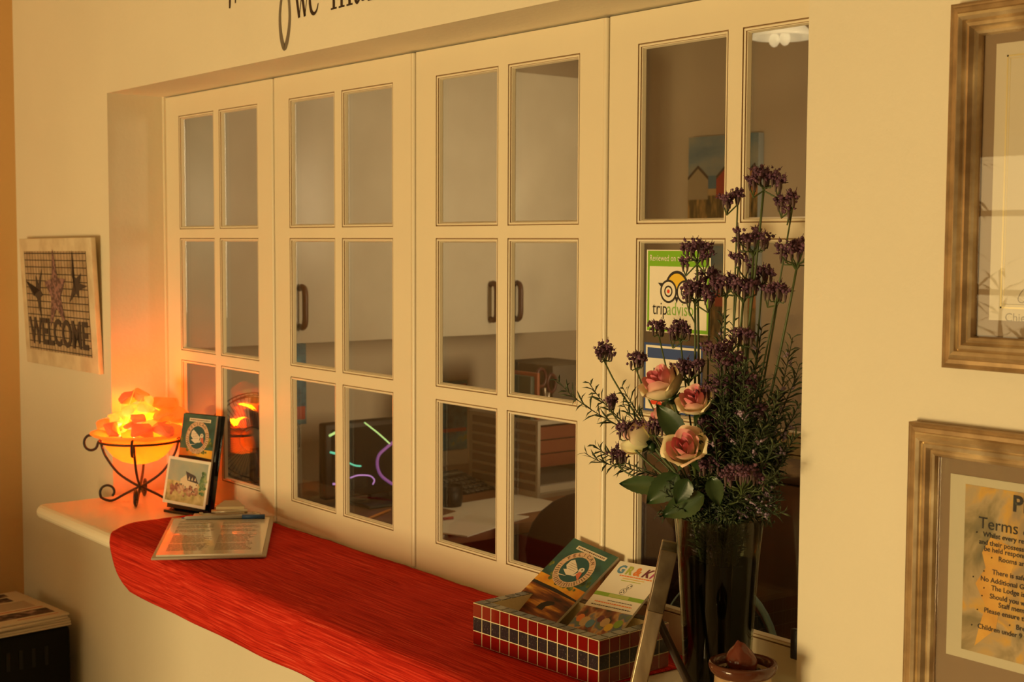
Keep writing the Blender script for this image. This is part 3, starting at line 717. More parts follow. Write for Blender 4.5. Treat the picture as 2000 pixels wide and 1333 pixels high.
# leaflets leaning back against the hatch door
def lean_T(xl, xr, zl, zr, ytop, yoff=0):
    TLc = Vector((xl, ytop, zl)); TRc = Vector((xr, ytop, zr)); x = (TRc - TLc).normalized()
    y = Vector((0, cos(radians(36.5)), sin(radians(36.5)))); y = (y - x * y.dot(x)).normalized()
    return frameT(TLc - y * .192, x, y)
Tb = lean_T(.879, .978, 1.0355, 1.0235, -.0105)
bird_flyer(Tb, 6, 'teal leaflet with a white bird in a ring, lying in the mosaic tray')
def grkk(T, n, label):
    w, h, th = .099, .192, .0006 * n + .0008; r = thing('leaflet', label, 'leaflet', T.translation)
    b = MB(); b.T = T; b.box(0, w, 0, h, 0, th); b.build('sheets', WHITE, r)
    z = th + .0001; ms = [MULTI, GREENP, BLUEP, LIMEP, ORANGEP, PLUMP, MAGP, YELP, BLACKP, mat('sand_print', (.60, .42, .22), .5), mat('pale_lime_print', (.48, .55, .15), .4)]
    b = MB(); b.T = T; b.mat(0).box(0, w, 0, h - .089, th, z); b.mat(1).box(0, w, h - .067, h - .060, th, z)
    b.mat(10).box(.03, .070, h - .0662, h - .0608, z, z + .0001)
    rd = random.Random(9)
    for k, mi in enumerate((4, 9, 2, 5, 9, 7, 1)):
        b.mat(mi); disc(b, (.012 + k * .0125, rd.uniform(h - .118, h - .105)), rd.uniform(.006, .010), 9, z + .0002 + k * 1e-5)
    b.mat(9)
    for (y, xa, xb, hh) in ((h - .0735, .035, .085, .0016), (h - .079, .012, .088, .0030), (h - .0845, .010, .090, .0022)):
        b.mat(4 if hh > .0028 else 8); x = xa
        while x < xb:
            l = rd.uniform(.002, .006); b.box(x, min(x + l, xb), y, y + hh * .7, th, z); x += l + .001
    b.mat(4); x = .020
    while x < .086:
        l = rd.uniform(.003, .007); b.box(x, min(x + l, .086), h - .0265, h - .0245, th, z); x += l + .0008
    b.mat(7).box(.030, .074, h - .0305, h - .0293, th, z); b.mat(3).box(.030, .070, h - .0345, h - .0333, th, z)
    # small outlined owl-like crest
    b.mat(8); disc(b, (.050, h - .053), .0060, 24, z + .0001, .0055, 1.0); disc(b, (.055, h - .043), .0048, 20, z + .0001, .0044)
    for (x, y) in ((.048, h - .055), (.052, h - .0535), (.049, h - .0505), (.054, h - .045), (.057, h - .0415)): disc(b, (x, y), .0012, 8, z + .0001)
    I4 = Matrix.Identity(4); b.T = I4
    x = .008
    for c, mi, adv, sh in (('G', 2, .0185, 0), ('R', 3, .0165, 0), ('&', 4, .0175, 0), ('K', 5, .0160, .3), ('K', 6, .016, .3)):
        b.mat(mi).text(c, .0205, T @ Matrix.Translation((x, h - .0215, z + .0001)), shear=sh, th=.00003, bold=.0009); x += adv
    b.build('printed_cover', ms, r); return r
Tg = lean_T(.9835, 1.081, 1.0205, 1.0265, -.0125)
grkk(Tg, 4, 'white leaflet with big coloured letters, in the mosaic tray')

# ================================================================ A-FRAME MENU STAND
FB = onZ(1228, 1425, CT); FT = onY(1306, 1084, FB.y + .02)
wdir = Vector((-.694, .720, 0)); wn = .060
SILV = ramp_mat('worn_silver_wood', [(.35, (.30, .22, .14)), (.55, (.42, .32, .20)), (.7, (.50, .40, .26))], 60, .3, metal=.6, stretch=(1, 1, .3))
DARKW = mat('dark_brown_frame', (.05, .03, .018), .4)
ed = FT - FB; ed.normalize()
nx = wdir.cross(ed).normalized()     # face normal
r = thing('easel_frame', 'silver-edged upright table frame on a prop leg, right of the mosaic tray', 'frame', FB)
Tf = frameT(FB, wdir, ed)   # x along width, y up the frame, z normal
zn = (Tf.to_3x3() @ Vector((0, 0, 1)))
H = (FT - FB).length; dep = .019
b = MB(); b.T = Tf; b.bbox(0, .012, 0, H * .66, -dep / 2, dep / 2, .0015); b.bbox(wn - .012, wn, 0, H, -dep / 2, dep / 2, .0015)
b.bbox(.012, wn - .012, 0, .012, -dep / 2, dep / 2, .0015); b.build('side_rail', SILV, r)
b = MB(); b.T = Tf; b.bbox(-.0005, .0125, H * .66, H, -dep / 2 - .0005, dep / 2 + .0005, .0015); b.bbox(.0125, wn - .012, H - .014, H, -dep / 2, dep / 2, .0015); b.build('top_rail', ramp_mat('dark_silver_wood', [(.35, (.10, .07, .04)), (.7, (.16, .12, .07))], 60, .35, metal=.5), r)
b = MB(); b.T = Tf; b.box(.012, wn - .012, .012, H - .014, -.003, .003); b.build('panel', WHITE, r)
mid = Tf @ Vector((.035, H * .62, 0)); sgn = 1 if zn.x > 0 else -1
foot = Vector((mid.x + .052, mid.y + .040, CT + .002))
b = MB(); dirp = (foot - mid).normalized(); side = dirp.cross(Vector((0, 0, 1))).normalized()
b.T = frameT(mid, side, dirp); L_ = (foot - mid).length; b.bbox(-.010, .010, 0, L_, -.003, .003, .001); b.build('prop_leg', DARKW, r)

# ================================================================ FRAMED PICTURES ON THE RIGHT WALL
GOLD = ramp_mat('antique_silver_gold', [(.32, (.42, .30, .17)), (.5, (.60, .46, .28)), (.7, (.88, .72, .46))], 26, .2, metal=.7, detail=10)
GOLDD = ramp_mat('aged_gold_flat', [(.35, (.30, .19, .09)), (.6, (.44, .29, .14))], 40, .45, metal=.5, stretch=(1, 1, 1))
PICG = glassy('picture_glass', (.97, .97, .97))
def pic_frame(x0, x1, z0, z1, label, matcol, build_inside):
    r = thing('picture_frame', label, 'framed picture', ((x0 + x1) / 2, YF, z0))
    prof = [(0, 0), (0, .014), (.002, .0150), (.0035, .0142), (.005, .0150), (.009, .0155), (.011, .0185), (.0145, .022), (.018, .0205), (.0195, .0165), (.021, .0175), (.0245, .0182), (.0265, .0150), (.0275, .0135), (.030, .0145), (.0325, .0135), (.034, .0095), (.034, .004)]
    b = MB(); vs = []; fs = []; n = len(prof)
    for (o_, d) in prof: vs += [(x0 + o_, YF - d, z0 + o_), (x1 - o_, YF - d, z0 + o_), (x1 - o_, YF - d, z1 - o_), (x0 + o_, YF - d, z1 - o_)]
    for i in range(n - 1):
        b.cur = 1 if i < 5 else 0
        for j in range(4):
            j2 = (j + 1) % 4; k = len(b.v)
            q = [vs[i * 4 + j], vs[i * 4 + j2], vs[(i + 1) * 4 + j2], vs[(i + 1) * 4 + j]]; b._add(q, [(0, 1, 2, 3)], False)
    b.build('frame_moulding', [GOLD, GOLDD], r)
    b = MB(); b.box(x0 + .033, x1 - .033, YF - .005, YF - .001, z0 + .033, z1 - .033); b.build('mat_board', matcol, r)
    b = MB(); b.box(x0 + .0335, x1 - .0335, YF - .0092, YF - .0074, z0 + .0335, z1 - .0335); b.build('glass', PICG, r)
    build_inside(r, x0, x1, z0, z1)
MATB = mat('brown_mat_board', (.30, .205, .12), .7)
CREAM = mat('cream_certificate', (.70, .62, .46), .6); GILT = mat('gilt_line', (.80, .66, .34), .3, metal=.4); GREYP = mat('thin_grey_print', (.30, .24, .17), .6)
def inside1(r, x0, x1, z0, z1):
    p = MB(); ax, bx, az, bz_ = 1.6545, 1.97, 1.4095, 1.683
    p.box(ax, bx, YF - .006, YF - .005, az, bz_); c = p.build('certificate', CREAM, r)
    g = MB()
    for (o_, w_) in ((.012, .0018), (.0155, .0006)):
        X0, X1, Z0, Z1 = ax + o_, bx - o_, az + o_, bz_ - o_
        for (a0, a1, c0, c1) in ((X0, X0 + w_, Z0, Z1), (X1 - w_, X1, Z0, Z1), (X0, X1, Z0, Z0 + w_), (X0, X1, Z1 - w_, Z1)): g.box(a0, a1, YF - .0062, YF - .0059, c0, c1)
    g.build('gilt_border', GILT, c)
    t = MB(); P = onY(1968, 594, YF); t.box(P.x, P.x + .09, YF - .0062, YF - .0059, P.z - .0004, P.z + .0002)
    t.text('Chief C', .012, TY(P.x + .001, YF - .0061, P.z - .017), th=.00005)
    stroke(t, [(P.x + .034, P.z + .020), (P.x + .022, P.z + .016), (P.x + .015, P.z + .006), (P.x + .020, P.z + .002), (P.x + .030, P.z + .010), (P.x + .034, P.z + .003), (P.x + .042, P.z + .012), (P.x + .05, P.z + .004), (P.x + .075, P.z + .009)], [.0008, .0009, .0008], YF - .0057)
    t.build('signature', GREYP, c)
pic_frame(1.6065, 2.03, 1.3585, 1.7265, 'framed certificate in an antique silver-gold frame, upper one on the right wall', MATB, inside1)
PHOTO = ramp_mat('rocky_path_photo', [(.30, '5a5236'), (.42, '8c7a4a'), (.5, 'b9a070'), (.56, 'd8a636'), (.64, 'a98c5c'), (.75, '7d7a52')], 16, .45, detail=9, distort=.6, stretch=(1, 1, .8))
PATHY = ramp_mat('yellow_path_photo', [(.35, 'd79a28'), (.6, 'e8b03c')], 30, .45)
def inside2(r, x0, x1, z0, z1):
    P0 = onY(1857, 925, YF - .006); ax, az1 = P0.x, P0.z; az0 = onY(1847, 1277, YF - .006).z
    p = MB(); p.box(ax, 1.90, YF - .006, YF - .005, az0, az1); c = p.build('notice_sheet', mat('notice_border', (.66, .60, .42), .6), r)
    Q = onY(1886, 946, YF - .0065); Q2 = onY(1879, 1268, YF - .0065)
    q = MB(); q.box(Q.x, 1.88, YF - .0064, YF - .006, Q2.z, Q.z); ph = q.build('photo_print', PHOTO, c)
    y = YF - .0066
    q = MB(); pts = [(1935, 1050), (1990, 1075), (1975, 1120), (1962, 1175), (1950, 1200), (1945, 1230), (1925, 1245), (1903, 1262), (1912, 1225), (1925, 1185), (1905, 1140), (1925, 1110), (1918, 1080)]
    q.poly([onY(a, b_, y) for a, b_ in pts]); q.build('path_area', PATHY, c)
    t = MB()
    def line(px, py, s, size, bold=0):
        A = onY(px, py, y); t.text(s, size, TY(A.x, y - .0003, A.z), th=.00005, bold=bold)
    line(1977, 998, 'PELICAN', .0225, .0006)
    line(1911, 1031, 'Terms & Conditions', .0170)
    for (px, py, s) in ((1920, 1048, 'Whilst every responsibility'), (1912, 1062, 'and their possessions'), (1922, 1076, 'be held responsible'), (1950, 1097, 'Rooms are'),
                        (1938, 1122, 'There is safe parking'), (1915, 1134, 'No Additional Guests'), (1936, 1153, 'The Lodge is Not'), (1933, 1169, 'Should you wish'),
                        (1950, 1187, 'Staff members'), (1922, 1196, 'Please ensure the'), (1984, 1230, 'Breakfast'), (1909, 1227, 'Children under 9 years')):
        line(px, py, s, .0072, .0001)
    for (px, py) in ((1908, 1040), (1937, 1090), (1922, 1116), (1901, 1127), (1922, 1149), (1918, 1164), (1909, 1191), (1898, 1221), (1972, 1222)):
        A = onY(px, py, y); t.ball((A.x, y - .0003, A.z), .0009, 1, (1, .3, 1))
    t.build('printed_text', BLACKP, c)
pic_frame(1.5685, 2.03, .930, 1.2985, 'framed printed notice in an antique silver-gold frame, lower one on the right wall', MATB, inside2)

# ================================================================ MOSAIC WELCOME PLAQUE (hangs on the wall left of the hatch)
r = thing('welcome_plaque', 'mosaic plaque with a starfish and swallows reading WELCOME, left of the hatch', 'plaque', (-.92, YF, 1.33))
TL, TRr, BL = onY(42, 467, YF - .022), onY(176, 464, YF - .030), onY(56, 707, YF - .008)
TL.y = YF - .026; TRr.y = YF - .026; BL.y = YF - .012
vx = TRr - TL; vy = TL - BL; wpl = vx.length; hpl = vy.length
Tw = frameT(BL, vx, vy)
BOARD = ramp_mat('pale_worn_wood', [(.35, (.60, .47, .30)), (.6, (.74, .62, .42))], 20, .7, stretch=(1, 1, 1))
PANL = ramp_mat('tan_mosaic_field', [(.35, (.34, .23, .13)), (.6, (.48, .34, .21))], 30, .6)
b = MB(); b.T = Tw; b.bbox(0, wpl, 0, hpl, -.012, 0, .0015); b.build('board', BOARD, r)
m0, m1, n0, n1 = .075 * wpl, .93 * wpl, .115 * hpl, .90 * hpl
b = MB(); b.T = Tw; b.box(m0, m1, n0, n1, 0, .0010); b.build('mosaic_field', PANL, r)
GRT = mat('dark_grout_line', (.045, .03, .025), .7)
b = MB(); b.T = Tw
for k in range(15): y = n0 + (n1 - n0) * (k + .3) / 14.6; b.box(m0, m1, y - .0011, y + .0011, .0010, .0016)
for k in range(22): x = m0 + (m1 - m0) * k / 21; b.box(x - .0005, x + .0005, n0, n1, .0010, .0014)
b.build('grid_lines', GRT, r)
PUR = ramp_mat('purple_star_mosaic', [(.4, (.10, .055, .06)), (.6, (.30, .16, .15))], 160, .5, kind='voronoi')
DKM = mat('slate_mosaic', (.045, .035, .035), .5)
b = MB(); b.T = Tw
def q2(u, v): return (m0 + (m1 - m0) * u, n0 + (n1 - n0) * v)
c = q2(.50, .605); P = []
for k in range(10):
    a = pi / 2 + k * pi / 5 + .05; rr = (.19 if k % 2 == 0 else .085) * wpl * (1.05 if k in (0, 4, 6) else .9)
    P.append((c[0] + rr * cos(a) * .9, c[1] + rr * sin(a) * 1.1, .0019))
b.poly(P, .0006, (0, 0, 1)); b.build('starfish', PUR, r)
def swallow(cx, cy, s, rot):
    b = MB(); b.T = Tw
    pts = [(0, .10), (.025, .045), (.10, .12), (.045, .01), (.075, -.02), (.03, -.03), (.01, -.14), (-.02, -.03), (-.09, .03), (-.16, .09), (-.07, -.005), (-.02, .03)]
    X = q2(cx, cy); b.poly([(X[0] + s * wpl * (x * cos(rot) - y * sin(rot)), X[1] + s * wpl * (x * sin(rot) + y * cos(rot)), .0020) for x, y in pts], .0005, (0, 0, 1)); b.build('swallow', DKM, r)
swallow(.20, .58, .95, .15); swallow(.83, .68, .95, -.9)
b = MB(); b.T = Matrix.Identity(4)
Xw = q2(.03, .075)
b.text('WELCOME', .090, Tw @ Matrix.Translation((Xw[0], Xw[1], .0022)), th=.0006, bold=.0022, sx=.98 * (m1 - m0) / .44 if False else 1.0)
# fit the word to the field width
xs = [(Tw.inverted() @ Vector(v)).x for v in b.v]; W0 = max(xs) - min(xs); k_ = (m1 - m0) * .95 / W0
b.v = [tuple(Tw @ Vector((m0 + .02 * (m1 - m0) + ((Tw.inverted() @ Vector(v)).x - min(xs)) * k_, (Tw.inverted() @ Vector(v)).y, (Tw.inverted() @ Vector(v)).z))) for v in b.v]
b.build('lettering', DKM, r)

# ================================================================ BLACK HEATER AND NEWSPAPERS
HX0, HX1, HY0, HY1, HZ = -1.165, -.775, -.85, -.165, .565
r = thing('gas_heater', 'black metal heater cabinet with a row of vent slots in the corner', 'heater', (-.98, -.5, 0))
b = MB(); b.bbox(HX0, HX1, HY0, HY1, .03, HZ, .012, 3); b.build('cabinet', mat('black_enamel', (.006, .0055, .005), .6, bump=.1, spec=.12), r)
b = MB()
for k in range(20):
    y = HY0 + .05 + k * .030; b.box(HX1 - .002, HX1 + .0012, y, y + .009, HZ - .085, HZ - .04)
b.build('vent_slots', mat('slot_black', (.002, .002, .002), .8), r)
for (x, y) in ((HX0 + .04, HY0 + .04), (HX1 - .04, HY0 + .04), (HX0 + .04, HY1 - .04), (HX1 - .04, HY1 - .04)):
    b = MB(); b.tube([(x - .006, y, .015), (x + .006, y, .015)], .015, 12); b.build('castor', BLACK, r)
NEWSM = ramp_mat('newsprint', [(.36, '43352f'), (.46, 'b39a84'), (.52, 'd8c4ac'), (.7, 'cdb69c')], 16, .8, stretch=(.6, 3, 1))
NEWSE = mat('newsprint_edge', (.60, .50, .38), .85)
n1_, n2_, n3_ = onZ(136, 1196, HZ + .033), onZ(18, 1090, HZ + .033), onZ(-20, 1226, HZ + .033)
yax = (n2_ - n1_).normalized(); xax = (n3_ - n1_).normalized()
rd = random.Random(4); zz = HZ
nl = ['folded newspaper at the bottom of the stack on the black heater', 'second newspaper from the bottom on the black heater', 'third newspaper from the bottom on the black heater', 'newspaper just under the top one on the black heater', 'topmost newspaper with photos and red rules on the black heater']
for k in range(5):
    th = .0062; a = rd.uniform(-.05, .05) if k < 4 else 0; sh = rd.uniform(-.006, .006) if k < 4 else 0
    o0 = n1_.copy(); o0.z = zz
    Tn = frameT(o0 + xax * (sh + .0), Matrix.Rotation(a, 3, 'Z') @ xax, Matrix.Rotation(a, 3, 'Z') @ yax)
    # z may point down: use explicit polygons so orientation does not matter
    rr = thing('newspaper', nl[k], 'newspaper', o0, 'newspapers on the heater')
    if Tn.to_3x3()[2][2] < 0: Tn = Tn @ Matrix.Diagonal((1, 1, -1, 1))
    LX, LY = .30, .29
    b = MB(); b.T = Tn
    def sheet(u, v, up_=True):
        return (LX * u, LY * v, th if up_ else 0)
    b.bbox(0, LX, 0, LY, .0002, th, .0024, 2); b.build('folded_pages', NEWSE, rr)
    if k == 4:
        b = MB(); b.T = Tn; z = th
        b.mat(0)
        for (xa, xb, ya, yb) in ((.04, .29, .245, .275), (.02, .16, .035, .085), (.175, .29, .03, .09)): b.box(xa, xb, ya, yb, z, z + .0003)
        b.mat(1)
        for (xa, xb, ya, yb) in ((.02, .29, .100, .104), (.02, .12, .018, .021)): b.box(xa, xb, ya, yb, z, z + .0003)
        b.mat(2)
        for ky in range(9): b.box(.03, .28, .118 + ky * .0075, .121 + ky * .0075, z, z + .0003)
        b.mat(0).box(.05, .27, .195, .235, z, z + .0003)
        b.build('front_page', [ramp_mat('news_photo', [(.35, '1c120e'), (.5, '5a4038'), (.65, 'a08880')], 40, .8), mat('news_red', (.45, .07, .04), .8), mat('news_text', (.30, .22, .17), .8)], rr)
    zz += th

# ================================================================ STICKERS ON THE RIGHTMOST HATCH GLASS
GL = .0093
r = thing('review_sticker', 'square green-bordered sticker with an owl face on the rightmost hatch glass', 'sticker', (1.06, GL, 1.36))
A = onY(1263, 488, GL - .001); B_ = onY(1388, 490, GL - .001); C_ = onY(1261, 647, GL - .001)
sx_, sz0, sz1 = B_.x - A.x, C_.z, A.z; X0 = A.x
def stk(b, m, u0, u1, v0, v1, lay): b.mat(m).box(X0 + sx_ * u0, X0 + sx_ * u1, GL - .0004 - lay * .0001, GL - .0002, sz0 + (sz1 - sz0) * v0, sz0 + (sz1 - sz0) * v1)
STW = mat('sticker_white', (.88, .82, .66), .35); STG = mat('sticker_green', (.20, .48, .02), .35); STY = mat('sticker_yellow', (.85, .55, .04), .35); STR = mat('sticker_red', (.75, .06, .02), .35); STB = mat('sticker_blue', (.03, .075, .25), .35); STGT = mat('sticker_green_text', (.28, .52, .10), .35)
b = MB(); stk(b, 0, 0, 1, 0, 1, 0); stk(b, 1, .018, .982, .012, .988, 1); stk(b, 0, .05, .95, .055, .80, 2)
hh = sz1 - sz0
def st_t(b, m, s, u, v, size, sx=1, bold=0):
    b.mat(m).text(s, size, TY(X0 + sx_ * u, GL - .0009, sz0 + hh * v), th=.00005, sx=sx, bold=bold)
st_t(b, 0, 'Reviewed on tripadvisor', .05, .865, .0125, .80)
st_t(b, 4, 'trip', .105, .215, .0265, .78); st_t(b, 5, 'advisor', .335, .215, .0265, .78)
Ty = TY(X0, GL - .0008, sz0)
def ring_(b, m, u, v, ro, ri=None, lay=0, sy=1, a0=0, a1=2 * pi):
    b.mat(m); o_ = b.T; b.T = Ty; disc(b, (sx_ * u, hh * v), ro, 32, .0002 + lay * .00005, ri, sy, a0, a1); b.T = o_
ey = .50; ex1, ex2 = .36, .62; R_o = .0165
ring_(b, 4, .49, ey + .02, .0235, .0200, 0, 1.15, .35, pi - .35)
b.mat(3); o_ = b.T; b.T = Ty; pts = [(sx_ * .49 + .0205 * cos(a), hh * (ey + .02) + .0205 * 1.15 * sin(a), .0002) for a in [radians(35 + k * 11) for k in range(11)]] + [(sx_ * .49, hh * ey, .0002)]
b.poly(pts); b.mat(4)
b.poly([(sx_ * (ex1 - .17), hh * .60, .00025), (sx_ * (ex1 - .06), hh * .595, .00025), (sx_ * (ex1 - .11), hh * .545, .00025)]); b.poly([(sx_ * (ex2 + .17), hh * .60, .00025), (sx_ * (ex2 + .06), hh * .595, .00025), (sx_ * (ex2 + .11), hh * .545, .00025)])
b.poly([(sx_ * .46, hh * .435, .0003), (sx_ * .52, hh * .435, .0003), (sx_ * .49, hh * .36, .0003)]); b.T = o_
for ex_ in (ex1, ex2):
    ring_(b, 4, ex_, ey, R_o, None, 2); ring_(b, 0, ex_, ey, R_o - .0030, None, 3); ring_(b, 4, ex_, ey, .0082, None, 4); ring_(b, 0, ex_, ey, .0058, None, 5); ring_(b, 2, ex_, ey, .0028, None, 6)
b.build('sticker_print', [STW, STG, STR, STY, BLACKP, STGT], r)
r = thing('blue_sticker', 'blue and white sticker below the green-bordered sticker, mostly behind flowers', 'sticker', (1.04, GL, 1.25))
A = onY(1258, 666, GL - .001); C2 = onY(1258, 828, GL - .001); X0, sx_, sz1 = A.x, .115, 1.343; sz0 = 1.245
b = MB(); stk(b, 2, 0, 1, 0, 1, 0); stk(b, 0, .03, .97, .03, .965, 1); stk(b, 2, .06, .94, .78, .93, 2)
hh = sz1 - sz0
st_t(b, 4, 'M', .16, .42, .030, .9, .0006)
stk(b, 1, .12, .55, .10, .26, 2); stk(b, 2, .56, .90, .08, .20, 2)
b.build('sticker_print', [STW, STR, STB, STY, BLACKP], r)
b = MB(); b.bbox(1.296, 1.308, -.008, .0, .952, .992, .002); tag(b.build('latch', IRON, None, (1.302, 0, .97)), 'small black latch at the bottom right of the rightmost hatch door', 'latch')

# ================================================================ OFFICE BEHIND THE HATCH
CABW = ramp_mat('white_laminate', [(.3, (.62, .56, .44)), (.7, (.70, .64, .51))], 6, .35)
HNDL = mat('brown_handle', (.085, .030, .014), .4)
CX = -.90; cz0, cz1 = 1.208, 2.005
seams = [.05, .49, .868, 1.2445, 1.62]
cl = ['white upper cabinet at the left end of the office wall', 'white upper cabinet behind the second hatch door', 'white upper cabinet with a handle seen left of the muntin of the third hatch door', 'white upper cabinet at the right end of the office wall']
for k in range(2):
    y0, y1 = seams[2 * k], seams[2 * k + 2]
    r = thing('wall_cabinet', ['white upper cabinet seen through the two left hatch doors', 'white upper cabinet with paired handles behind the third hatch door'][k], 'cabinet', (-1.07, (y0 + y1) / 2, cz0))
    b = MB(); b.box(-1.249, CX - .019, y0 + .001, y1 - .001, cz0, cz1); b.build('body', CABW, r)
    for q in (0, 1):
        a, c = seams[2 * k + q], seams[2 * k + q + 1]
        b = MB(); b.bbox(CX - .018, CX, a + .0015, c - .0015, cz0 - .002, cz1, .001); d = b.build('door', CABW, r)
        hy = (c - .045) if q == 0 else (a + .048)
        b = MB(); P = smoothpts([(CX - .002, hy, 1.357), (CX + .014, hy, 1.362), (CX + .028, hy, 1.350), (CX + .030, hy, 1.305), (CX + .028, hy, 1.262), (CX + .014, hy, 1.250), (CX - .002, hy, 1.254)], 4)
        b.tube(P, .0085, 8); b.build('handle', HNDL, d)
# desk
DZ = .75
DESK = ramp_mat('brown_desk_wood', [(.35, (.20, .09, .04)), (.6, (.28, .13, .06))], 12, .35, stretch=(1, .2, 1))
r = thing('office_desk', 'brown wooden office desk with papers under the white cabinets', 'desk', (-.81, 1.0, 0))
b = MB(); b.bbox(-1.248, -.37, .06, 2.0, DZ - .032, DZ, .003); b.build('desk_top', DESK, r)
for y in (.09, .9, 1.95):
    b = MB(); b.box(-1.22, -.42, y - .012, y + .012, 0, DZ - .032); b.build('side_panel', DESK, r)
# monitor
MX = -.845
r = thing('computer_monitor', 'black flat computer monitor with coloured light streaks on its dark screen', 'monitor', (MX, .85, DZ))
b = MB(); b.bbox(MX - .035, MX, .582, .955, .772, .985, .006); b.build('screen_bezel', BLACK, r)
b = MB(); b.box(MX, MX + .0015, .603, .934, .795, .968); sc = b.build('screen', mat('dark_screen', (.012, .016, .018), .12), r)
b = MB()  # coloured reflections on the screen, built as glowing tubes
def streak(pts, w, m):
    P = smoothpts([tuple(onX(px, py, MX + .003)) for px, py in pts], 5); b.mat(m).tube(P, w, 6)
streak([(643, 852), (662, 842)], .0035, 0); streak([(712, 826), (740, 848), (762, 868)], .0022, 0)
streak([(645, 884), (662, 888)], .0032, 1); streak([(682, 905), (694, 910), (705, 911)], .0024, 1)
streak([(650, 946), (656, 946)], .0030, 2); streak([(684, 934), (700, 929), (722, 930), (731, 938), (728, 947)], .0020, 2)
streak([(778, 856), (755, 875), (740, 890), (737, 910), (745, 930), (766, 946)], .0042, 3)
b.build('light_streaks', [mat('streak_lime', (.5, .9, .3), .5, emit=(.55, .85, .28), estr=.8), mat('streak_mint', (.2, .8, .6), .5, emit=(.12, .75, .48), estr=.7),
                          mat('streak_violet', (.6, .3, .8), .5, emit=(.62, .30, .75), estr=.6), mat('streak_purple', (.3, .12, .4), .5, emit=(.20, .065, .22), estr=.7)], sc)
b = MB(); b.box(MX - .03, MX - .012, .74, .80, DZ + .008, .80); b.bbox(MX - .10, MX + .09, .67, .87, DZ, DZ + .01, .004); b.build('stand', BLACK, r)
# calculator
P = onZ(905, 955, DZ); 
r = thing('calculator', 'black desk calculator with grey keys on the office desk', 'calculator', P)
kx = Vector((-.15, 1, 0)).normalized(); ky = Vector((-1, -.15, 0)).normalized()
Tk = frameT(P - kx * .075 + Vector((0, 0, .012)), kx, (ky * .97 + Vector((0, 0, .22))).normalized())
b = MB(); b.T = Tk; b.bbox(0, .15, -.085, .105, -.012, .006, .006); b.build('case', BLACK, r)
b = MB(); b.T = Tk; b.bbox(.015, .135, .062, .092, .006, .009, .001); b.build('display', mat('lcd_grey', (.09, .09, .07), .2), r)
for i in range(6):
    for j in range(4):
        b = MB(); b.T = Tk; b.bbox(.016 + i * .0205, .031 + i * .0205, -.073 + j * .030, -.053 + j * .030, .006, .0105, .0015, 1); b.build('key', mat('key_grey', (.10, .09, .075), .4), r)
# papers on the desk
def sheet_on(px, py, w, h, ang, label, dz=.0, n=1, m=WHITE):
    P = onZ(px, py, DZ + dz); b = MB(); b.T = Matrix.Translation((P.x, P.y, DZ + dz)) @ Matrix.Rotation(ang, 4, 'Z'); b.box(-w / 2, w / 2, -h / 2, h / 2, .0004, .0012 + .0004 * n)
    return tag(b.build('paper_sheet', m, None, (P.x, P.y, DZ + dz)), label, 'paper')
sheet_on(912, 1022, .20, .30, .35, 'white papers at the front edge of the office desk, behind the third hatch door', 0, 6)
sheet_on(985, 990, .22, .30, .05, 'white paper lying between the calculator and the drawer unit', 0, 2)
pa = onZ(864, 1014, DZ + .008); pb = onZ(885, 1012, DZ + .008)
b = MB(); b.tube([pa, pb], .004, 8); tag(b.build('red_pen', mat('pen_red', (.35, .03, .02), .4), None, pa), 'short red pen on the desk papers', 'pen')
pa = onZ(720, 1013, DZ + .004); pb = onZ(762, 996, DZ + .004)
b = MB(); b.tube([pa, pb], .0035, 6); tag(b.build('pencil', mat('pencil_orange', (.60, .22, .05), .5), None, pa), 'orange pencil on the dark desk below the computer monitor', 'pencil')
b = MB(); P = onZ(880, 990, DZ); b.lathe([(0, .0), (.03, 0), (.034, .02), (.034, .06), (.031, .06), (.030, .005), (0, .005)], 20, P); tag(b.build('dark_bowl', BLACK, None, P), 'round black pot on the desk in front of the calculator', 'pot')
# desk organiser with drawers
r = thing('drawer_unit', 'white desktop drawer unit with brown drawers and paper labels', 'drawer unit', (-.75, 1.35, DZ))
dy0, dy1, dx0, dx1, dh = 1.14, 1.47, -.93, -.60, .225
b = MB(); b.box(dx0, dx1, dy0, dy0 + .010, DZ, DZ + dh); b.box(dx0, dx1, dy1 - .010, dy1, DZ, DZ + dh); b.box(dx0, dx1, dy0 + .01, dy1 - .01, DZ + dh - .012, DZ + dh); b.box(dx0, dx1, dy0 + .01, dy1 - .01, DZ, DZ + .012); b.box(dx0, dx0 + .01, dy0 + .01, dy1 - .01, DZ + .012, DZ + dh - .012)
b.build('case', mat('white_plastic', (.45, .39, .30), .5), r)
b = MB()
for k in range(7): b.box(dx0 + .02, dx1 - .01, dy0 - .0015, dy0, DZ + .02 + k * .029, DZ + .040 + k * .029)
b.build('side_slots', mat('shelf_brown', (.22, .14, .09), .6), r)
DRB = mat('brown_drawer', (.20, .055, .025), .35)
for k in range(3):
    z0 = DZ + dh - .055 - k * .040
    b = MB(); b.box(dx0 + .02, dx1 - .004, dy0 + .013, dy1 - .013, z0, z0 + .036); d = b.build('drawer', DRB, r)
    if k < 2: b = MB(); b.box(dx1 - .004, dx1 - .002, dy0 + .16, dy0 + .27, z0 + .012, z0 + .026); b.build('drawer_label', WHITE, d)
b = MB(); b.box(dx0 + .03, dx1 - .02, dy0 + .02, dy1 - .02, DZ + .0125, DZ + .030); tag(b.build('paper_pile', WHITE, None, (-.75, 1.3, DZ + .012)), 'white papers in the open bottom slot of the drawer unit', 'papers')
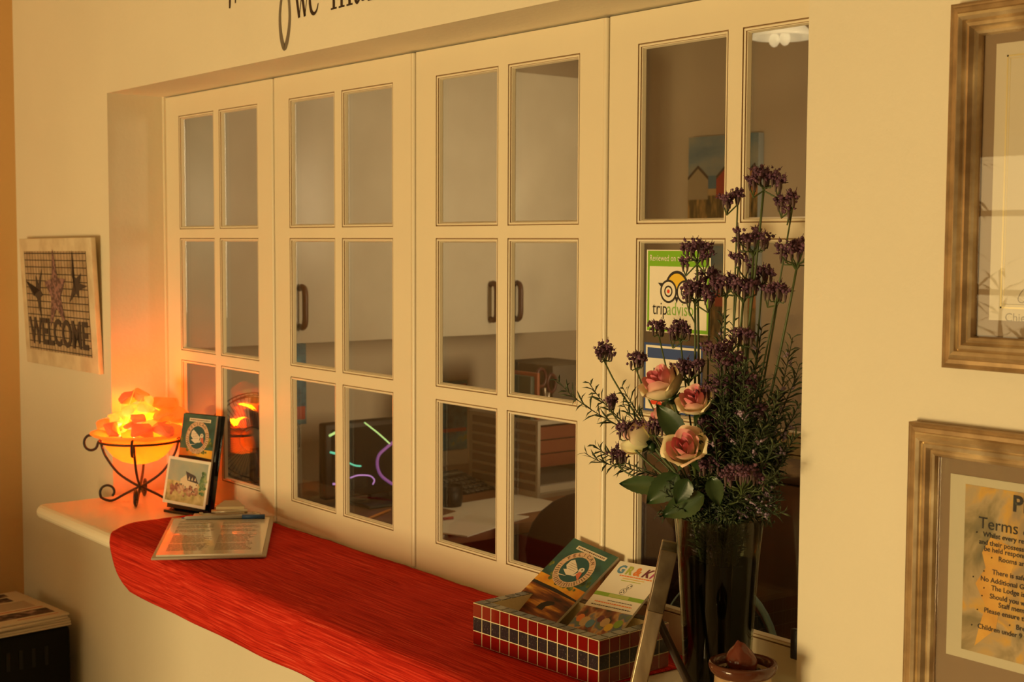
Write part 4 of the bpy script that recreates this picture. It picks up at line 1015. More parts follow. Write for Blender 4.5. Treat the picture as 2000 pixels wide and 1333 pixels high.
# things on top of the unit
tz = DZ + dh
def topbox(name, xa, xb, ya, yb, za, zb, m, label, cat):
    b = MB(); b.bbox(xa, xb, ya, yb, za, zb, .002); return tag(b.build(name, m, None, ((xa + xb) / 2, (ya + yb) / 2, za)), label, cat)
topbox('book', -.80, -.64, 1.145, 1.160, tz, tz + .125, mat('book_green', (.05, .07, .05), .5), 'dark green book standing on the drawer unit', 'book')
topbox('book', -.80, -.63, 1.162, 1.172, tz, tz + .135, mat('book_red', (.30, .08, .03), .5), 'red-orange book standing on the drawer unit', 'book')
r = thing('scissors', 'dark red handled scissors standing among the things on the drawer unit', 'scissors', (-.66, 1.215, tz))
for (dy, hz, tilt) in ((-.018, .118, .0), (.022, .100, .5)):
    b = MB(); b.tube([(-.65, 1.21 + dy + .018 * cos(a) * cos(tilt), tz + hz + .026 * sin(a)) for a in [2 * pi * k / 18 for k in range(18)]], .0055, 6, closed=True); b.build('handle', mat('scissor_red', (.07, .010, .008), .35), r)
b = MB(); b.tube([(-.65, 1.205, tz + .088), (-.65, 1.215, tz + .0)], [.006, .003], 6); b.tube([(-.65, 1.222, tz + .074), (-.65, 1.214, tz)], [.006, .003], 6); b.build('blades', STEEL, r)
topbox('file_box', -.90, -.66, 1.245, 1.43, tz, tz + .150, mat('dark_olive_box', (.09, .07, .045), .6), 'dark olive file box on top of the drawer unit', 'box')
b = MB(); b.bbox(-.66, -.612, 1.20, 1.30, tz, tz + .018, .002); tag(b.build('red_folder', mat('folder_red', (.26, .04, .02), .45), None, (-.63, 1.24, tz)), 'red folder lying on the front of the drawer unit', 'folder')
# posters under the cabinets
POST = ramp_mat('teal_poster_print', [(.35, (.02, .07, .12)), (.5, (.05, .20, .30)), (.62, (.10, .30, .34)), (.7, (.30, .32, .10))], 10, .4, stretch=(1, 1.5, 2))
def poster(ya, yb, za, zb, label, band=None):
    r = thing('poster', label, 'poster', (-1.249, (ya + yb) / 2, za)); b = MB(); b.box(-1.2495, -1.247, ya, yb, za, zb); b.build('print', POST, r)
    if band: b = MB(); [b.box(-1.247, -1.2465, ya + .004, yb - .004, z, z + h) for z, h in band]; b.build('red_band', mat('poster_red', (.50, .06, .03), .5), r)
poster(1.15, 1.37, .800, 1.03, 'teal poster with red bands on the wall above the calculator', [(.86, .012), (.995, .022)])
poster(.62, .758, .93, 1.18, 'pale blue and red poster on the wall left of the monitor', [(.945, .04)])
# beach hut canvases on the back wall
def canvas(x0, x1, z0, z1, label, wide=0):
    r = thing('canvas_picture', label, 'picture', ((x0 + x1) / 2, 2.1, z0)); Y = 2.072
    b = MB(); b.bbox(x0, x1, Y, 2.0995, z0, z1, .002); b.build('canvas', mat('canvas_edge', (.35, .42, .45), .7), r)
    w, h = x1 - x0, z1 - z0
    ms = [ramp_mat('sky_paint', [(.3, '3f6f8c'), (.5, '7f97a0'), (.7, 'a8a898')], 5, .7, stretch=(1, 1, 2)), mat('sea_paint', (.07, .20, .30), .6), ramp_mat('dune_paint', [(.35, '2c2a18'), (.5, '6a5a30'), (.65, 'c09858')], 22, .8, stretch=(3, 1, .6)),
          mat('sand_paint', (.55, .38, .18), .7), mat('beige_hut', (.42, .34, .22), .7), mat('red_hut', (.42, .03, .02), .6), mat('orange_hut', (.50, .20, .07), .7), mat('roof_dark', (.05, .035, .03), .7)]
    b = MB()
    def q(m, u0, u1, v0, v1, l): b.mat(m).box(x0 + w * u0, x0 + w * u1, Y - .0006 - l * .0003, Y, z0 + h * v0, z0 + h * v1)
    q(0, 0, 1, .58, 1, 0); q(1, 0, 1, .44, .585, 1); q(3, 0, 1, .36, .45, 2); q(2, 0, 1, 0, .38, 3)
    for (u0, u1, m, v0, vb, vt) in ((.0, .30, 4, .34, .58, .70), (.42, .70, 5, .35, .58, .70), (.84, 1.0, 6, .35, .60, .70)):
        uc = (u0 + u1) / 2 if u1 < .99 else .96
        P = [(u0, v0), (u1, v0), (u1, vb), (uc, vt), (u0, vb)]
        b.mat(m).poly([(x0 + w * u, Y - .0022, z0 + h * v) for u, v in P], .0003)
        b.mat(7).poly([(x0 + w * u, Y - .0026, z0 + h * v) for u, v in ((u0, vb), (uc, vt), (u1, vb), (u1, vb - .035), (uc, vt - .035), (u0, vb - .035))], .0003)
    b.build('painting', ms, r)
canvas(-.925, -.612, 1.525, 1.846, 'square painting of three beach huts under blue sky, the upper one')
canvas(-.925, -.612, 1.165, 1.478, 'square painting of beach huts, the lower one behind the flower stems')
# office ceiling light
r = thing('ceiling_light', 'white round ceiling light with bulbs in the office', 'ceiling light', (-.32, 1.75, 2.42))
c = onY(1528, 66, 1.75)
b = MB(); b.tube([(c.x, c.y, c.z + .03), (c.x, c.y, 2.42)], .012, 12); b.build('rod', mat('white_enamel', (.75, .72, .62), .25), r)
b = MB(); b.lathe([(0, .045), (.03, .045), (.055, .03), (.085, .0), (.092, -.012), (.088, -.012), (.08, -.0), (.05, .022), (0, .03)], 32, c); b.build('shade', mat('lit_opal_shade', (.75, .72, .62), .25, emit=(1, .78, .42), estr=.35), r)
for dx in (-.03, .01):
    b = MB(); b.ball((c.x + dx, c.y, c.z - .015), .016, 2, (1, 1, 1.3)); b.build('bulb', mat('opal_bulb', (.85, .82, .74), .2, emit=(1, .78, .42), estr=.4), r)
# office chair
r = thing('office_chair', 'dark red round-backed office chair in front of the desk', 'chair', (-.05, .92, 0))
MAR = mat('maroon_fabric', (.030, .005, .004), .75, bump=.3, bscale=300)
c = Vector((-.10, .93, .70)); n_ = Vector((.62, -.78, 0)).normalized(); x_ = Vector((.78, .62, 0))
b = MB(); b.T = frameT(c, x_, (0, 0, 1))
bm = bmesh.new(); bmesh.ops.create_uvsphere(bm, u_segments=28, v_segments=16, radius=1)
for v in bm.verts:
    v.co = Vector((v.co.x * .20, v.co.y * .17 + (.0 if v.co.y < 0 else .0), v.co.z * .028 - .10 * (v.co.x * v.co.x) * .4))
b.frombm(bm, True); b.build('backrest', MAR, r)
b = MB(); b.bbox(-.26, .15, .78, 1.14, .43, .50, .03, 3); b.build('seat', MAR, r)
b = MB(); b.tube([(-.06, .95, .44), (-.03, .90, .50), (-.04, .90, .66)], .014, 8); b.build('back_support', BLACK, r)
b = MB(); b.tube([(-.06, .96, .43), (-.06, .96, .06)], .025, 12); b.build('post', BLACK, r)
for k in range(5):
    a = k * 2 * pi / 5; b = MB(); b.tube([(-.06, .96, .09), (-.06 + .24 * cos(a), .96 + .24 * sin(a), .06)], [.02, .014], 8); l = b.build('leg', BLACK, r)
    b = MB(); b.ball((-.06 + .24 * cos(a), .96 + .24 * sin(a), .025), .025, 2, (1, .6, 1)); b.build('castor', BLACK, l)
# second desk and teal lamp rim at the right end
r = thing('low_cupboard', 'low dark brown cupboard in the office behind the vase and bouquet', 'cupboard', (.75, 1.45, 0))
DBR = ramp_mat('dark_brown_laminate', [(.35, (.085, .045, .022)), (.6, (.12, .065, .034))], 10, .4, stretch=(1, 1, .2))
b = MB(); b.bbox(-.12, 1.75, 1.27, 1.70, .05, .90, .002); b.build('body', DBR, r)
b = MB(); b.bbox(-.13, 1.76, 1.24, 1.71, .90, .925, .003); b.build('top', DBR, r)
for k in range(4):
    xa = -.115 + k * .467; b = MB(); b.bbox(xa, xa + .459, 1.252, 1.269, .07, .895, .002); d = b.build('door', DBR, r)
    b = MB(); b.tube([(xa + .40, 1.240, .62), (xa + .40, 1.240, .72)], .005, 8); b.build('handle', STEEL, d)
P0 = [onY(px, py, .42) for px, py in ((1478, 1170), (1493, 1195), (1506, 1222), (1513, 1250), (1514, 1280))]
r = thing('round_mirror', 'round dark tabletop with a pale teal rim seen beside the vase', 'mirror', (P0[0].x, .42, .5))
cc = onY(1400, 1290, .45)
b = MB(); Rr = (onY(1514, 1285, .42) - onY(1400, 1290, .42)).length
cc = onY(1400, 1290, .42)
b.tube([(cc.x + Rr * cos(a), .42 + .02 * sin(a), cc.z + Rr * 1.02 * sin(a)) for a in [2 * pi * k / 40 for k in range(40)]], .006, 8, closed=True); b.build('rim', mat('teal_rim', (.30, .48, .48), .3), r)
b = MB(); b.poly([(cc.x + (Rr - .004) * cos(a), .424, cc.z + (Rr - .004) * 1.02 * sin(a)) for a in [2 * pi * k / 40 for k in range(40)]], .006); b.build('disc', mat('near_black', (.012, .014, .014), .25), r)
b = MB(); b.tube([(cc.x, .43, cc.z - Rr), (cc.x, .43, .0)], .012, 10); b.lathe([(0, 0), (.12, 0), (.12, .012), (.02, .03), (0, .03)], 24, (cc.x, .43, 0)); b.build('pedestal', BLACK, r)
# desk fan behind the leftmost hatch door
fc = onY(497, 856, .30); r = thing('desk_fan', 'wire-guarded desk fan on a round base behind the leftmost hatch door', 'fan', (fc.x, .30, DZ))
fn_ = Vector((.80, -.60, 0)); fx = Vector((.60, .80, 0)); FR = .116
Tfan = frameT(fc, fx, (0, 0, 1)); WIRE = mat('fan_wire', (.10, .09, .08), .4)
b = MB(); b.T = Tfan
def fpt(a, rr, z): return (rr * cos(a), rr * sin(a), z)
for (rr, z) in ((FR, 0), (FR * .93, .022), (FR * .28, .034), (FR * .93, -.022)): b.tube([fpt(2 * pi * k / 36, rr, z) for k in range(36)], .0016, 5, closed=True)
for k in range(64):
    a = 2 * pi * k / 64; b.tube([fpt(a, FR, 0), fpt(a, FR * .93, .022), fpt(a, FR * .6, .032), fpt(a, FR * .25, .034)], .0008, 4)
b.build('wire_guard', WIRE, r)
b = MB(); b.T = Tfan; b.tube([(0, 0, -.06), (0, 0, .008)], .026, 16); b.build('hub', mat('fan_hub', (.40, .34, .28), .4), r)
for k in range(3):
    a0 = k * 2 * pi / 3 + .5; b = MB(); b.T = Tfan
    b.grid(lambda u, v: (((.02 + u * .085) * cos(a0 + v * 1.35 * (1 - .15 * u))), ((.02 + u * .085) * sin(a0 + v * 1.35 * (1 - .15 * u))), -.006 + .018 * (v - .5)), 6, 8); b.build('blade', mat('fan_blade', (.30, .14, .10), .35), r)
b = MB(); b.tube([(fc.x - .02, .31, DZ), (fc.x - .02, .31, fc.z - .04), (fc.x - .03, .32, fc.z)], .013, 10); b.build('neck', WIRE, r)
b = MB(); b.lathe([(0, 0), (.085, 0), (.085, .012), (.03, .03), (0, .03)], 28, (fc.x - .02, .31, DZ)); b.build('base', mat('fan_base', (.22, .20, .15), .4), r)

# ================================================================ VASE AND BOUQUET
VC = Vector((1.258, -.103, CT))
VH = .238
VGL = glassy('vase_glass', (.74, .78, .72), 1.0, .0, 1.45)
def water_mat():
    m = bpy.data.materials.new('vase_water'); m.use_nodes = True; nt = m.node_tree; bs = nt.nodes['Principled BSDF']; out = nt.nodes['Material Output']
    bs.inputs['Base Color'].default_value = (.004, .006, .003, 1); bs.inputs['Roughness'].default_value = .5; bs.inputs['Specular IOR Level'].default_value = 0
    t = nt.nodes.new('ShaderNodeBsdfTransparent'); t.inputs[0].default_value = (.10, .12, .07, 1); mx = nt.nodes.new('ShaderNodeMixShader'); mx.inputs[0].default_value = .30
    nt.links.new(bs.outputs[0], mx.inputs[1]); nt.links.new(t.outputs[0], mx.inputs[2]); nt.links.new(mx.outputs[0], out.inputs[0]); return m
r = thing('glass_vase', 'tall flared clear glass vase full of dark stems, holding the bouquet', 'vase', VC)
b = MB(); prof = [(0, .0), (.036, .0), (.040, .003), (.0415, .02), (.0455, .10), (.0505, .18), (.0565, VH), (.0572, VH + .001), (.0555, VH + .0015), (.0485, .18), (.0435, .10), (.0395, .022), (.035, .016), (0, .014)]
b.lathe(prof, 56, VC); b.build('glass', VGL, r)
b = MB(); b.lathe([(0, .0165), (.034, .0175), (.0385, .024), (.0425, .10), (.0472, .178), (.0470, .180), (0, .180)], 40, VC); b.build('water', water_mat(), r)
STEM = mat('green_stem', (.075, .105, .030), .5); STEMD = mat('dark_stem', (.04, .055, .02), .55)
PURP = ramp_mat('dark_purple_floret', [(.35, (.07, .025, .05)), (.55, (.15, .06, .11)), (.7, (.28, .14, .22))], 120, .7)
CALY = mat('brown_purple_calyx', (.10, .055, .05), .7)
LEAF = ramp_mat('rose_leaf_green', [(.35, (.018, .045, .012)), (.6, (.035, .07, .02))], 30, .35)
NEED = ramp_mat('rosemary_green', [(.35, (.024, .042, .016)), (.5, (.048, .075, .027)), (.7, (.10, .125, .045))], 40, .5)
LILAC = mat('pale_lilac_floret', (.38, .28, .40), .6)
MOUTH = VC + Vector((0, 0, VH))
rf = random.Random(21)
def stem_path(tip, rd, side=None):
    """from the vase floor through the mouth to the tip"""
    dx = tip - MOUTH; h = Vector((dx.x, dx.y, 0)); k = min(1, h.length / .12)
    hd = h.normalized() if h.length > 1e-4 else Vector((0, 0, 0))
    m = MOUTH + hd * (.040 * k) + Vector((rd.uniform(-.010, .010), rd.uniform(-.010, .010), 0))
    foot = VC + Vector((0, 0, .020)) - hd * (.020 * k) + Vector((rd.uniform(-.010, .010), rd.uniform(-.010, .010), 0))
    c1 = foot + (m - foot) * .5
    L = (tip - m).length
    a = bez(foot, c1, c1, m, 4)
    d0 = (m - foot).normalized(); q = bez(m, m + d0 * L * .35, tip - (tip - m).normalized() * L * .3 - Vector((0, 0, L * .06)), tip, 10)
    return a + q[1:]
def umbel(b, c, rad, n, rd, dirn, florets=7):
    """cluster of small heads of tiny florets; returns the anchor points"""
    tips = []
    ax_ = dirn.normalized(); o1 = ax_.orthogonal().normalized(); o2 = ax_.cross(o1)
    for i in range(n):
        a = 2.4 * i; rr = rad * sqrt((i + .4) / n)
        tips.append(c + o1 * rr * cos(a) + o2 * rr * sin(a) + ax_ * rd.uniform(-.25, .35) * rad)
    for t in tips:
        for k in range(florets + 5):
            p = t + Vector((rd.gauss(0, 1), rd.gauss(0, 1), rd.gauss(0, .9))).normalized() * rd.uniform(.2, 1) * .0078
            b.mat(0).ball(p, rd.uniform(.0014, .0026), 1, (1, 1, 1), .3, rd)
            if rd.random() < .75:
                q = p + ((p - t).normalized() + ax_ * .3) * rd.uniform(.002, .005); b.mat(0).tube([p, q], [.0006, .0004], 3, False)
        b.mat(1).tube([t - ax_ * .014, t - ax_ * .007, t - ax_ * .002], [.0008, .0022, .0016], 5, False)
    return tips
def verbena(px, py, Y, rad, n, label, grp='purple verbena stems in the vase', extra=(), sw=.0017, tipdir=None, part='flower_head'):
    rd = random.Random(int(px * 7 + py)); tip = onY(px, py, Y)
    P = stem_path(tip - Vector((0, 0, rad * .6 + .012)), rd)
    r = thing('verbena_stem', label, 'flower', P[0], grp)
    b = MB(); b.tube(P, [sw * (1.15 - .35 * i / len(P)) for i in range(len(P))], 6); b.build('stem', STEM, r)
    base = P[-1]
    b = MB(); tips = umbel(b, tip, rad * 1.12, n + 1, rd, (tip - base))
    for t in tips: b.mat(2).tube(bez(base, base + (tip - base) * .5, t - (tip - base).normalized() * .02, t - (tip - base).normalized() * .012, 3), [.0011, .0009, .0009, .0009], 4, False)
    b.build(part, [PURP, CALY, STEM], r)
    for (ex, ey, er, en, at) in extra:      # side branches
        et = onY(ex, ey, Y + rd.uniform(-.012, .012)); s0 = P[max(1, int(len(P) * at))]
        b = MB(); e0 = et - Vector((0, 0, .02)) + (s0 - et) * .08; b.mat(2).tube(bez(s0, s0 + (P[-1] - s0) * .25 , e0 + (s0 - e0) * .3, e0, 6), .0010, 5)
        ts = umbel(b, et, er, en, rd, et - e0)
        for t in ts: b.mat(2).tube([e0, t - (et - e0).normalized() * .01], .0008, 4, False)
        b.build('side_branch', [PURP, CALY, STEM], r)
    # a few narrow leaves at the nodes
    return r
V = verbena
V(1492, 340, -.10, .013, 8, 'tallest purple verbena stem, reaching up to the beach hut painting', extra=[(1522, 353, .006, 3, .95), (1470, 352, .007, 3, .95)])
V(1441, 378, -.09, .003, 2, 'thin verbena stem with a small tuft on the muntin right of the painting', extra=[(1418, 388, .008, 4, .96)], sw=.0012)
V(1548, 384, -.10, .004, 2, 'thin verbena stem with small tufts near the wall edge, below the tallest one', extra=[(1525, 392, .006, 3, .96), (1537, 407, .003, 1, .95)], sw=.0012)
V(1472, 462, -.10, .020, 12, 'verbena stem with a wide dark head on the muntin right of the green sticker')
V(1442, 502, -.10, .005, 2, 'verbena stem with small round buds just below the wide dark head', extra=[(1458, 512, .003, 1, .95)], sw=.0013)
V(1362, 482, -.11, .017, 9, 'verbena stem whose head covers the top of the green-bordered sticker', extra=[(1338, 508, .005, 2, .95), (1378, 500, .006, 2, .95)])
V(1556, 488, -.095, .020, 12, 'verbena stem with a large dark head cut off by the wall edge')
V(1358, 562, -.12, .015, 8, 'verbena stem whose head hides the right eye of the owl sticker', extra=[(1345, 572, .006, 3, .9), (1385, 578, .008, 3, .94)])
V(1386, 535, -.09, .012, 5, 'verbena stem with brownish upright buds right of the green-bordered sticker', sw=.0013)
V(1418, 550, -.11, .016, 10, 'verbena stem with a brownish fading head between sticker and muntin')
V(1452, 556, -.105, .018, 11, 'verbena stem with a dense dark head in front of the muntin')
V(1489, 530, -.08, .011, 5, 'verbena stem with upright brown buds in the upper right', sw=.0013)
V(1518, 566, -.10, .011, 6, 'verbena stem with a small purple head at the right, below the cut-off one', extra=[(1498, 566, .004, 2, .95)], sw=.0013)
V(1288, 634, -.12, .008, 4, 'verbena stem with a small head at the lower left corner of the green-bordered sticker', sw=.0012)
V(1330, 640, -.12, .013, 7, 'verbena stem with a small head under the word on the green-bordered sticker', extra=[(1313, 648, .005, 2, .95)], sw=.0013)
V(1452, 652, -.12, .011, 6, 'verbena stem with a small dark head right of the vase axis, middle height')
V(1404, 682, -.14, .015, 9, 'verbena stem with a round lilac-brown head in the centre of the bouquet')
V(1425, 706, -.15, .014, 9, 'verbena stem with a lilac-brown head just right of the central one', sw=.0018)
V(1345, 715, -.14, .018, 10, 'verbena stem with a dark head between the two upper roses')
V(1182, 682, -.13, .011, 7, 'verbena stem leaning far left with a dark crown-shaped head', sw=.0013)
V(1244, 700, -.13, .008, 5, 'verbena stem with a small dark head left of the top rose', sw=.0012)
V(1194, 782, -.14, .006, 3, 'short verbena stem with a tiny dark head at the left edge', sw=.0011)
V(1232, 836, -.165, .014, 9, 'verbena stem whose dark head sits on the leftmost rose')
V(1210, 887, -.15, .010, 6, 'verbena stem with a dark head below the leftmost rose', sw=.0013)
V(1280, 828, -.165, .010, 6, 'verbena stem with a dark head between the leftmost and lowest roses', sw=.0013)
for k, (px, py) in enumerate(((1385, 800), (1400, 830), (1375, 775), (1420, 790), (1435, 835), (1405, 760), (1450, 745), (1470, 800), (1395, 865), (1425, 745))):
    V(px, py, -.125 - .01 * (k % 3), .017, 10, 'dark purple verbena stem deep in the crowded middle of the bouquet', 'verbena stems crowded in the middle of the bouquet', sw=.0013)
V(1450, 925, -.175, .024, 16, 'verbena stem with a broad reddish purple head low at the right, above the vase rim', sw=.0013)
V(1385, 905, -.165, .014, 8, 'verbena stem with a purple head low, just right of the lowest rose', sw=.0013)

def sprig(tip, label, grp, n=34, L=.15, nl=.014, seed=0, flowers=0, curve=0, thick=.0011, from_=None):
    rd = random.Random(seed); P = stem_path(tip, rd)
    if curve: 
        for i in range(5, len(P)): P[i] = P[i] + Vector((0, 0, -curve * sin(pi * (i - 4) / (len(P) - 5))))
    P = smoothpts(P, 3); r = thing('rosemary_sprig', label, 'sprig', P[0], grp)
    b = MB(); b.tube(P, [thick * (1.3 - .8 * i / len(P)) for i in range(len(P))], 5); b.build('stem', STEMD, r)
    # arc length from the tip
    acc = [0]
    for i in range(len(P) - 1, 0, -1): acc.append(acc[-1] + (P[i] - P[i - 1]).length)
    b = MB(); fl = MB()
    for k in range(n):
        s_ = L * (k / n) ** .9; i = 0
        while i < len(acc) - 2 and acc[i + 1] < s_: i += 1
        p1 = P[len(P) - 1 - i]; p2 = P[max(0, len(P) - 2 - i)]; f = (s_ - acc[i]) / max(1e-6, acc[i + 1] - acc[i]); p = p1 + (p2 - p1) * min(1, f)
        t = (p1 - p2).normalized(); o1 = t.orthogonal().normalized(); o2 = t.cross(o1); a = k * 2.4 + rd.uniform(-.4, .4)
        out = (o1 * cos(a) + o2 * sin(a)); d = (t * rd.uniform(.45, 1.0) + out).normalized(); ll = nl * rd.uniform(.7, 1.15) * (.55 + .45 * min(1, s_ / .03))
        w = d.cross(Vector((rd.gauss(0, 1), rd.gauss(0, 1), rd.gauss(0, 1)))).normalized() * .0014; bend = t * ll * .12
        q0 = p; q1 = p + d * ll * .5 + bend; q2_ = p + d * ll
        nn = d.cross(w).normalized() * .00045
        b._add([q0 - w * .4, q0 + w * .4, q1 - w, q1 + w, q2_, q1 + nn * 1.2], [(0, 1, 5), (0, 5, 2), (1, 3, 5), (2, 5, 4), (3, 4, 5), (0, 2, 3, 1), (2, 4, 3)], True)
        if flowers and rd.random() < flowers and s_ > .01:
            c = p + out * .004
            for q in range(3): fl.ball(c + Vector((rd.gauss(0, .002), rd.gauss(0, .002), rd.gauss(0, .002))), .0018, 1, (1, 1, 1), .3, rd)
            fl.tube([c, c + d * .007], [.0014, .0005], 4, False)
    b.build('leaves', NEED, r)
    if fl.v: fl.build('florets', LILAC, r)
    return r
G1 = 'long rosemary sprigs reaching out of the bouquet'
SP = [(1088, 742, -.10, 30, .16, 'long thin rosemary sprig reaching furthest left, across the hatch door seam'), (1150, 748, -.12, 30, .12, 'rosemary sprig reaching left just below the longest one'),
      (1142, 885, -.13, 30, .13, 'rosemary sprig reaching left at the height of the lowest rose'), (1215, 755, -.13, 26, .08, 'rosemary sprig left of the top rose, pointing up left'),
      (1217, 790, -.14, 30, .10, 'rosemary sprig rising left of the leftmost rose'), (1160, 870, -.145, 20, .06, 'small rosemary sprig tip left of the lower verbena head'),
      (1548, 660, -.10, 46, .14, 'rosemary sprig rising right, near the wall edge, the higher one'), (1562, 712, -.10, 46, .14, 'bushy rosemary sprig touching the wall edge'),
      (1560, 790, -.12, 46, .13, 'rosemary sprig leaning right below the bushy one'), (1556, 850, -.13, 46, .13, 'rosemary sprig leaning right at rose height'),
      (1530, 930, -.14, 40, .10, 'rosemary sprig leaning right above the vase rim'), (1520, 975, -.13, 34, .08, 'drooping rosemary sprig over the right vase rim'),
      (1532, 1000, -.12, 20, .06, 'lowest rosemary sprig tip at the right vase rim'), (1488, 640, -.08, 30, .10, 'thin rosemary sprig upright between the right stems'),
      (1412, 612, -.10, 20, .08, 'thin rosemary sprig upright behind the central heads'), (1490, 838, -.17, 40, .10, 'pale green rosemary sprig in front, right of centre'),
      (1432, 630, -.08, 24, .09, 'rosemary sprig pointing up in front of the muntin')]
for k, (px, py, Y, n, L, lb) in enumerate(SP): sprig(onY(px, py, Y), lb, G1, int(n * 1.2), L, .022 if k < 6 else .021, 100 + k, .0 if k < 6 else .15)
G2 = 'rosemary sprigs massed above the vase rim'
rd = random.Random(77)
for k in range(112):
    a = rd.uniform(0, 2 * pi); rr = sqrt(rd.random())
    px = 1415 + 128 * rr * cos(a); py = 850 + 165 * rr * sin(a)
    if px < 1395 and 700 < py < 920: px += 60
    Y = -.10 - rd.uniform(-.04, .085)
    t_ = onY(px, py, Y)
    if t_.z < MOUTH.z - .01: t_.z = MOUTH.z + .01
    sprig(t_, 'leafy rosemary sprig in the dense dark mass above the vase rim', G2, 62, .15, .020, 200 + k, .10 if k % 3 == 0 else .0)
G3 = 'drooping sprigs around the vase rim'
for k in range(26):
    a = 2 * pi * k / 26 + rd.uniform(-.1, .1); q = MOUTH + Vector((cos(a) * rd.uniform(.055, .088), sin(a) * rd.uniform(.055, .080), rd.uniform(-.008, .055)))
    if q.y > -.012: q.y = -.012
    sprig(q, 'short rosemary sprig spilling over the vase rim', G3, 56, .12, .018, 300 + k, .05)
# ---- roses
def vcol_mat(name, rough=.55):
    m = bpy.data.materials.new(name); m.use_nodes = True; nt = m.node_tree; bs = nt.nodes['Principled BSDF']; at = nt.nodes.new('ShaderNodeAttribute'); at.attribute_name = 'pigment'
    nt.links.new(at.outputs['Color'], bs.inputs['Base Color']); bs.inputs['Roughness'].default_value = rough
    bs.inputs['Subsurface Weight'].default_value = .12; bs.inputs['Subsurface Radius'].default_value = (.006, .003, .002)
    return m
PETAL = vcol_mat('rose_petal')
def rose(px, py, Y, R, axis, label, openn=1.0, leaves=()):
    c = onY(px, py, Y); rd = random.Random(int(px + py)); ax_ = Vector(axis).normalized()
    o1 = ax_.orthogonal().normalized(); o2 = ax_.cross(o1)
    base = c - ax_ * R * .95
    P = stem_path(base - ax_ * .01, rd)[:-1] + [base - ax_ * .008, base]
    r = thing('rose', label, 'rose', P[0], 'pink and cream roses in the vase')
    b = MB(); b.tube(P, .0022, 7); b.build('stem', STEM, r)
    PK = Vector((.80, .17, .24)); SL = Vector((.90, .53, .44)); CRM = Vector((.93, .85, .54)); YG = Vector((.84, .80, .44))
    def petal(rad, hgt, ang, wid, flare, pk, roll):
        NU, NV = 11, 11; vs = []; cols = []
        for i in range(NU + 1):
            u = i / NU * 2 - 1
            for j in range(NV + 1):
                v = j / NV
                ww = wid * (sin(pi * min(1, v * .62 + .18)) ** .8)
                a = ang + u * ww
                rr = rad * (sin(pi * .5 * min(1, v * 1.35)) ** .7) * (1 + flare * max(0, v - .6) * 2.2) + rad * .04 * sin(u * 5 + ang * 3) * v
                edge = 1 - (abs(u) ** 3) * .22
                z = hgt * v * edge - roll * max(0, v - .82) * 3.0 * rad
                rr += roll * max(0, v - .78) * 2.4 * rad
                p = base + (o1 * cos(a) + o2 * sin(a)) * rr + ax_ * z; vs.append(p)
                k = min(1, max(0, (v - .35) / .5)); col = (CRM.lerp(SL, k * pk)).lerp(PK, max(0, k - .25) * pk ** 2 * 1.2)
                if pk < .3: col = YG.lerp(CRM, v).lerp(PK, .35 * max(0, v - .85) * 4 * rd.random())
                cols.append(col)
        fs = [(i * (NV + 1) + j, (i + 1) * (NV + 1) + j, (i + 1) * (NV + 1) + j + 1, i * (NV + 1) + j + 1) for i in range(NU) for j in range(NV)]
        m = MB(); m._add(vs, fs, True); o = m.build('petal', PETAL, r)
        ca = o.data.color_attributes.new('pigment', 'FLOAT_COLOR', 'POINT')
        for k, cc in enumerate(cols): ca.data[k].color = (*cc, 1)
        return o
    # tight heart, then opening layers
    for k in range(4): petal(R * (.14 + .05 * k), R * (1.42 - .02 * k), k * 1.9, 1.5, .0, 1.0, .0)
    for k in range(4): petal(R * (.40 + .03 * k), R * (1.44 - .03 * k), k * 1.65 + .5, 1.0, .04, .95, .05)
    for k in range(4): petal(R * (.60 + .03 * k), R * (1.36 - .04 * k), k * 1.6 + 1.1, .95, .10 * openn, .7, .10 * openn)
    for k in range(5): petal(R * (.80 + .03 * k), R * (1.26 - .05 * k), k * 1.3 + .2, .85, .08 * openn, .38 if k % 2 else .22, .26 * openn)
    b = MB()
    for k in range(5):
        a = k * 2 * pi / 5 + .3; dr = o1 * cos(a) + o2 * sin(a)
        q = [base + dr * R * .15 - ax_ * R * .05, base + dr * R * .55 + ax_ * R * .12, base + dr * R * .95 - ax_ * R * .12]
        w = ax_.cross(dr) * R * .16; b._add([q[0] - w, q[0] + w, q[1] + w, q[1] - w, q[2], q[1] - ax_ * .0008], [(0, 1, 2, 5), (0, 5, 3), (3, 5, 4), (5, 2, 4)], True)
    b.ball(base - ax_ * R * .1, R * .26, 2); b.build('sepals', LEAF, r)
    for (lx, ly, lY, sx2, sy2, ll, wd) in leaves: leaf_part(r, onY(lx, ly, lY), onY(sx2, sy2, lY - .01), ll, wd)
    return r
def leaf_part(r, a, tip, ll, wd):
    d = (tip - a); L = d.length; d.normalize(); vw = (CAMP - a).normalized(); s_ = d.cross(vw).normalized(); n_ = s_.cross(d)
    b = MB()
    def fn(u, v):
        w = wd * sin(pi * u ** .75) ** .85 * (v * 2 - 1); 
        return a + d * L * u + s_ * w * (1 + .05 * sin(u * 60)) + n_ * (abs(v * 2 - 1) * wd * .35 - .10 * L * u * u) 
    b.grid(fn, 18, 4)
    k = len(b.v); b.tube([a + d * L * q / 6 + n_ * (-.10 * L * (q / 6) ** 2 - .0004) for q in range(7)], [.0009, .0008, .0007, .0006, .0005, .0004, .0003], 4)
    b.build('leaf', LEAF, r)
rose(1288, 742, -.165, .0290, (-.18, -.55, .8), 'topmost and largest pink-edged cream rose', .8, leaves=[(1335, 858, -.165, 1282, 790, .05, .014)])
rose(1356, 778, -.165, .0235, (.10, -.62, .78), 'pink and cream rose on the right, next to the dark verbena', 1.0)
rose(1290, 810, -.150, .0230, (-.6, -.5, .35), 'pale cream rose half hidden behind the big dark leaf', .8)
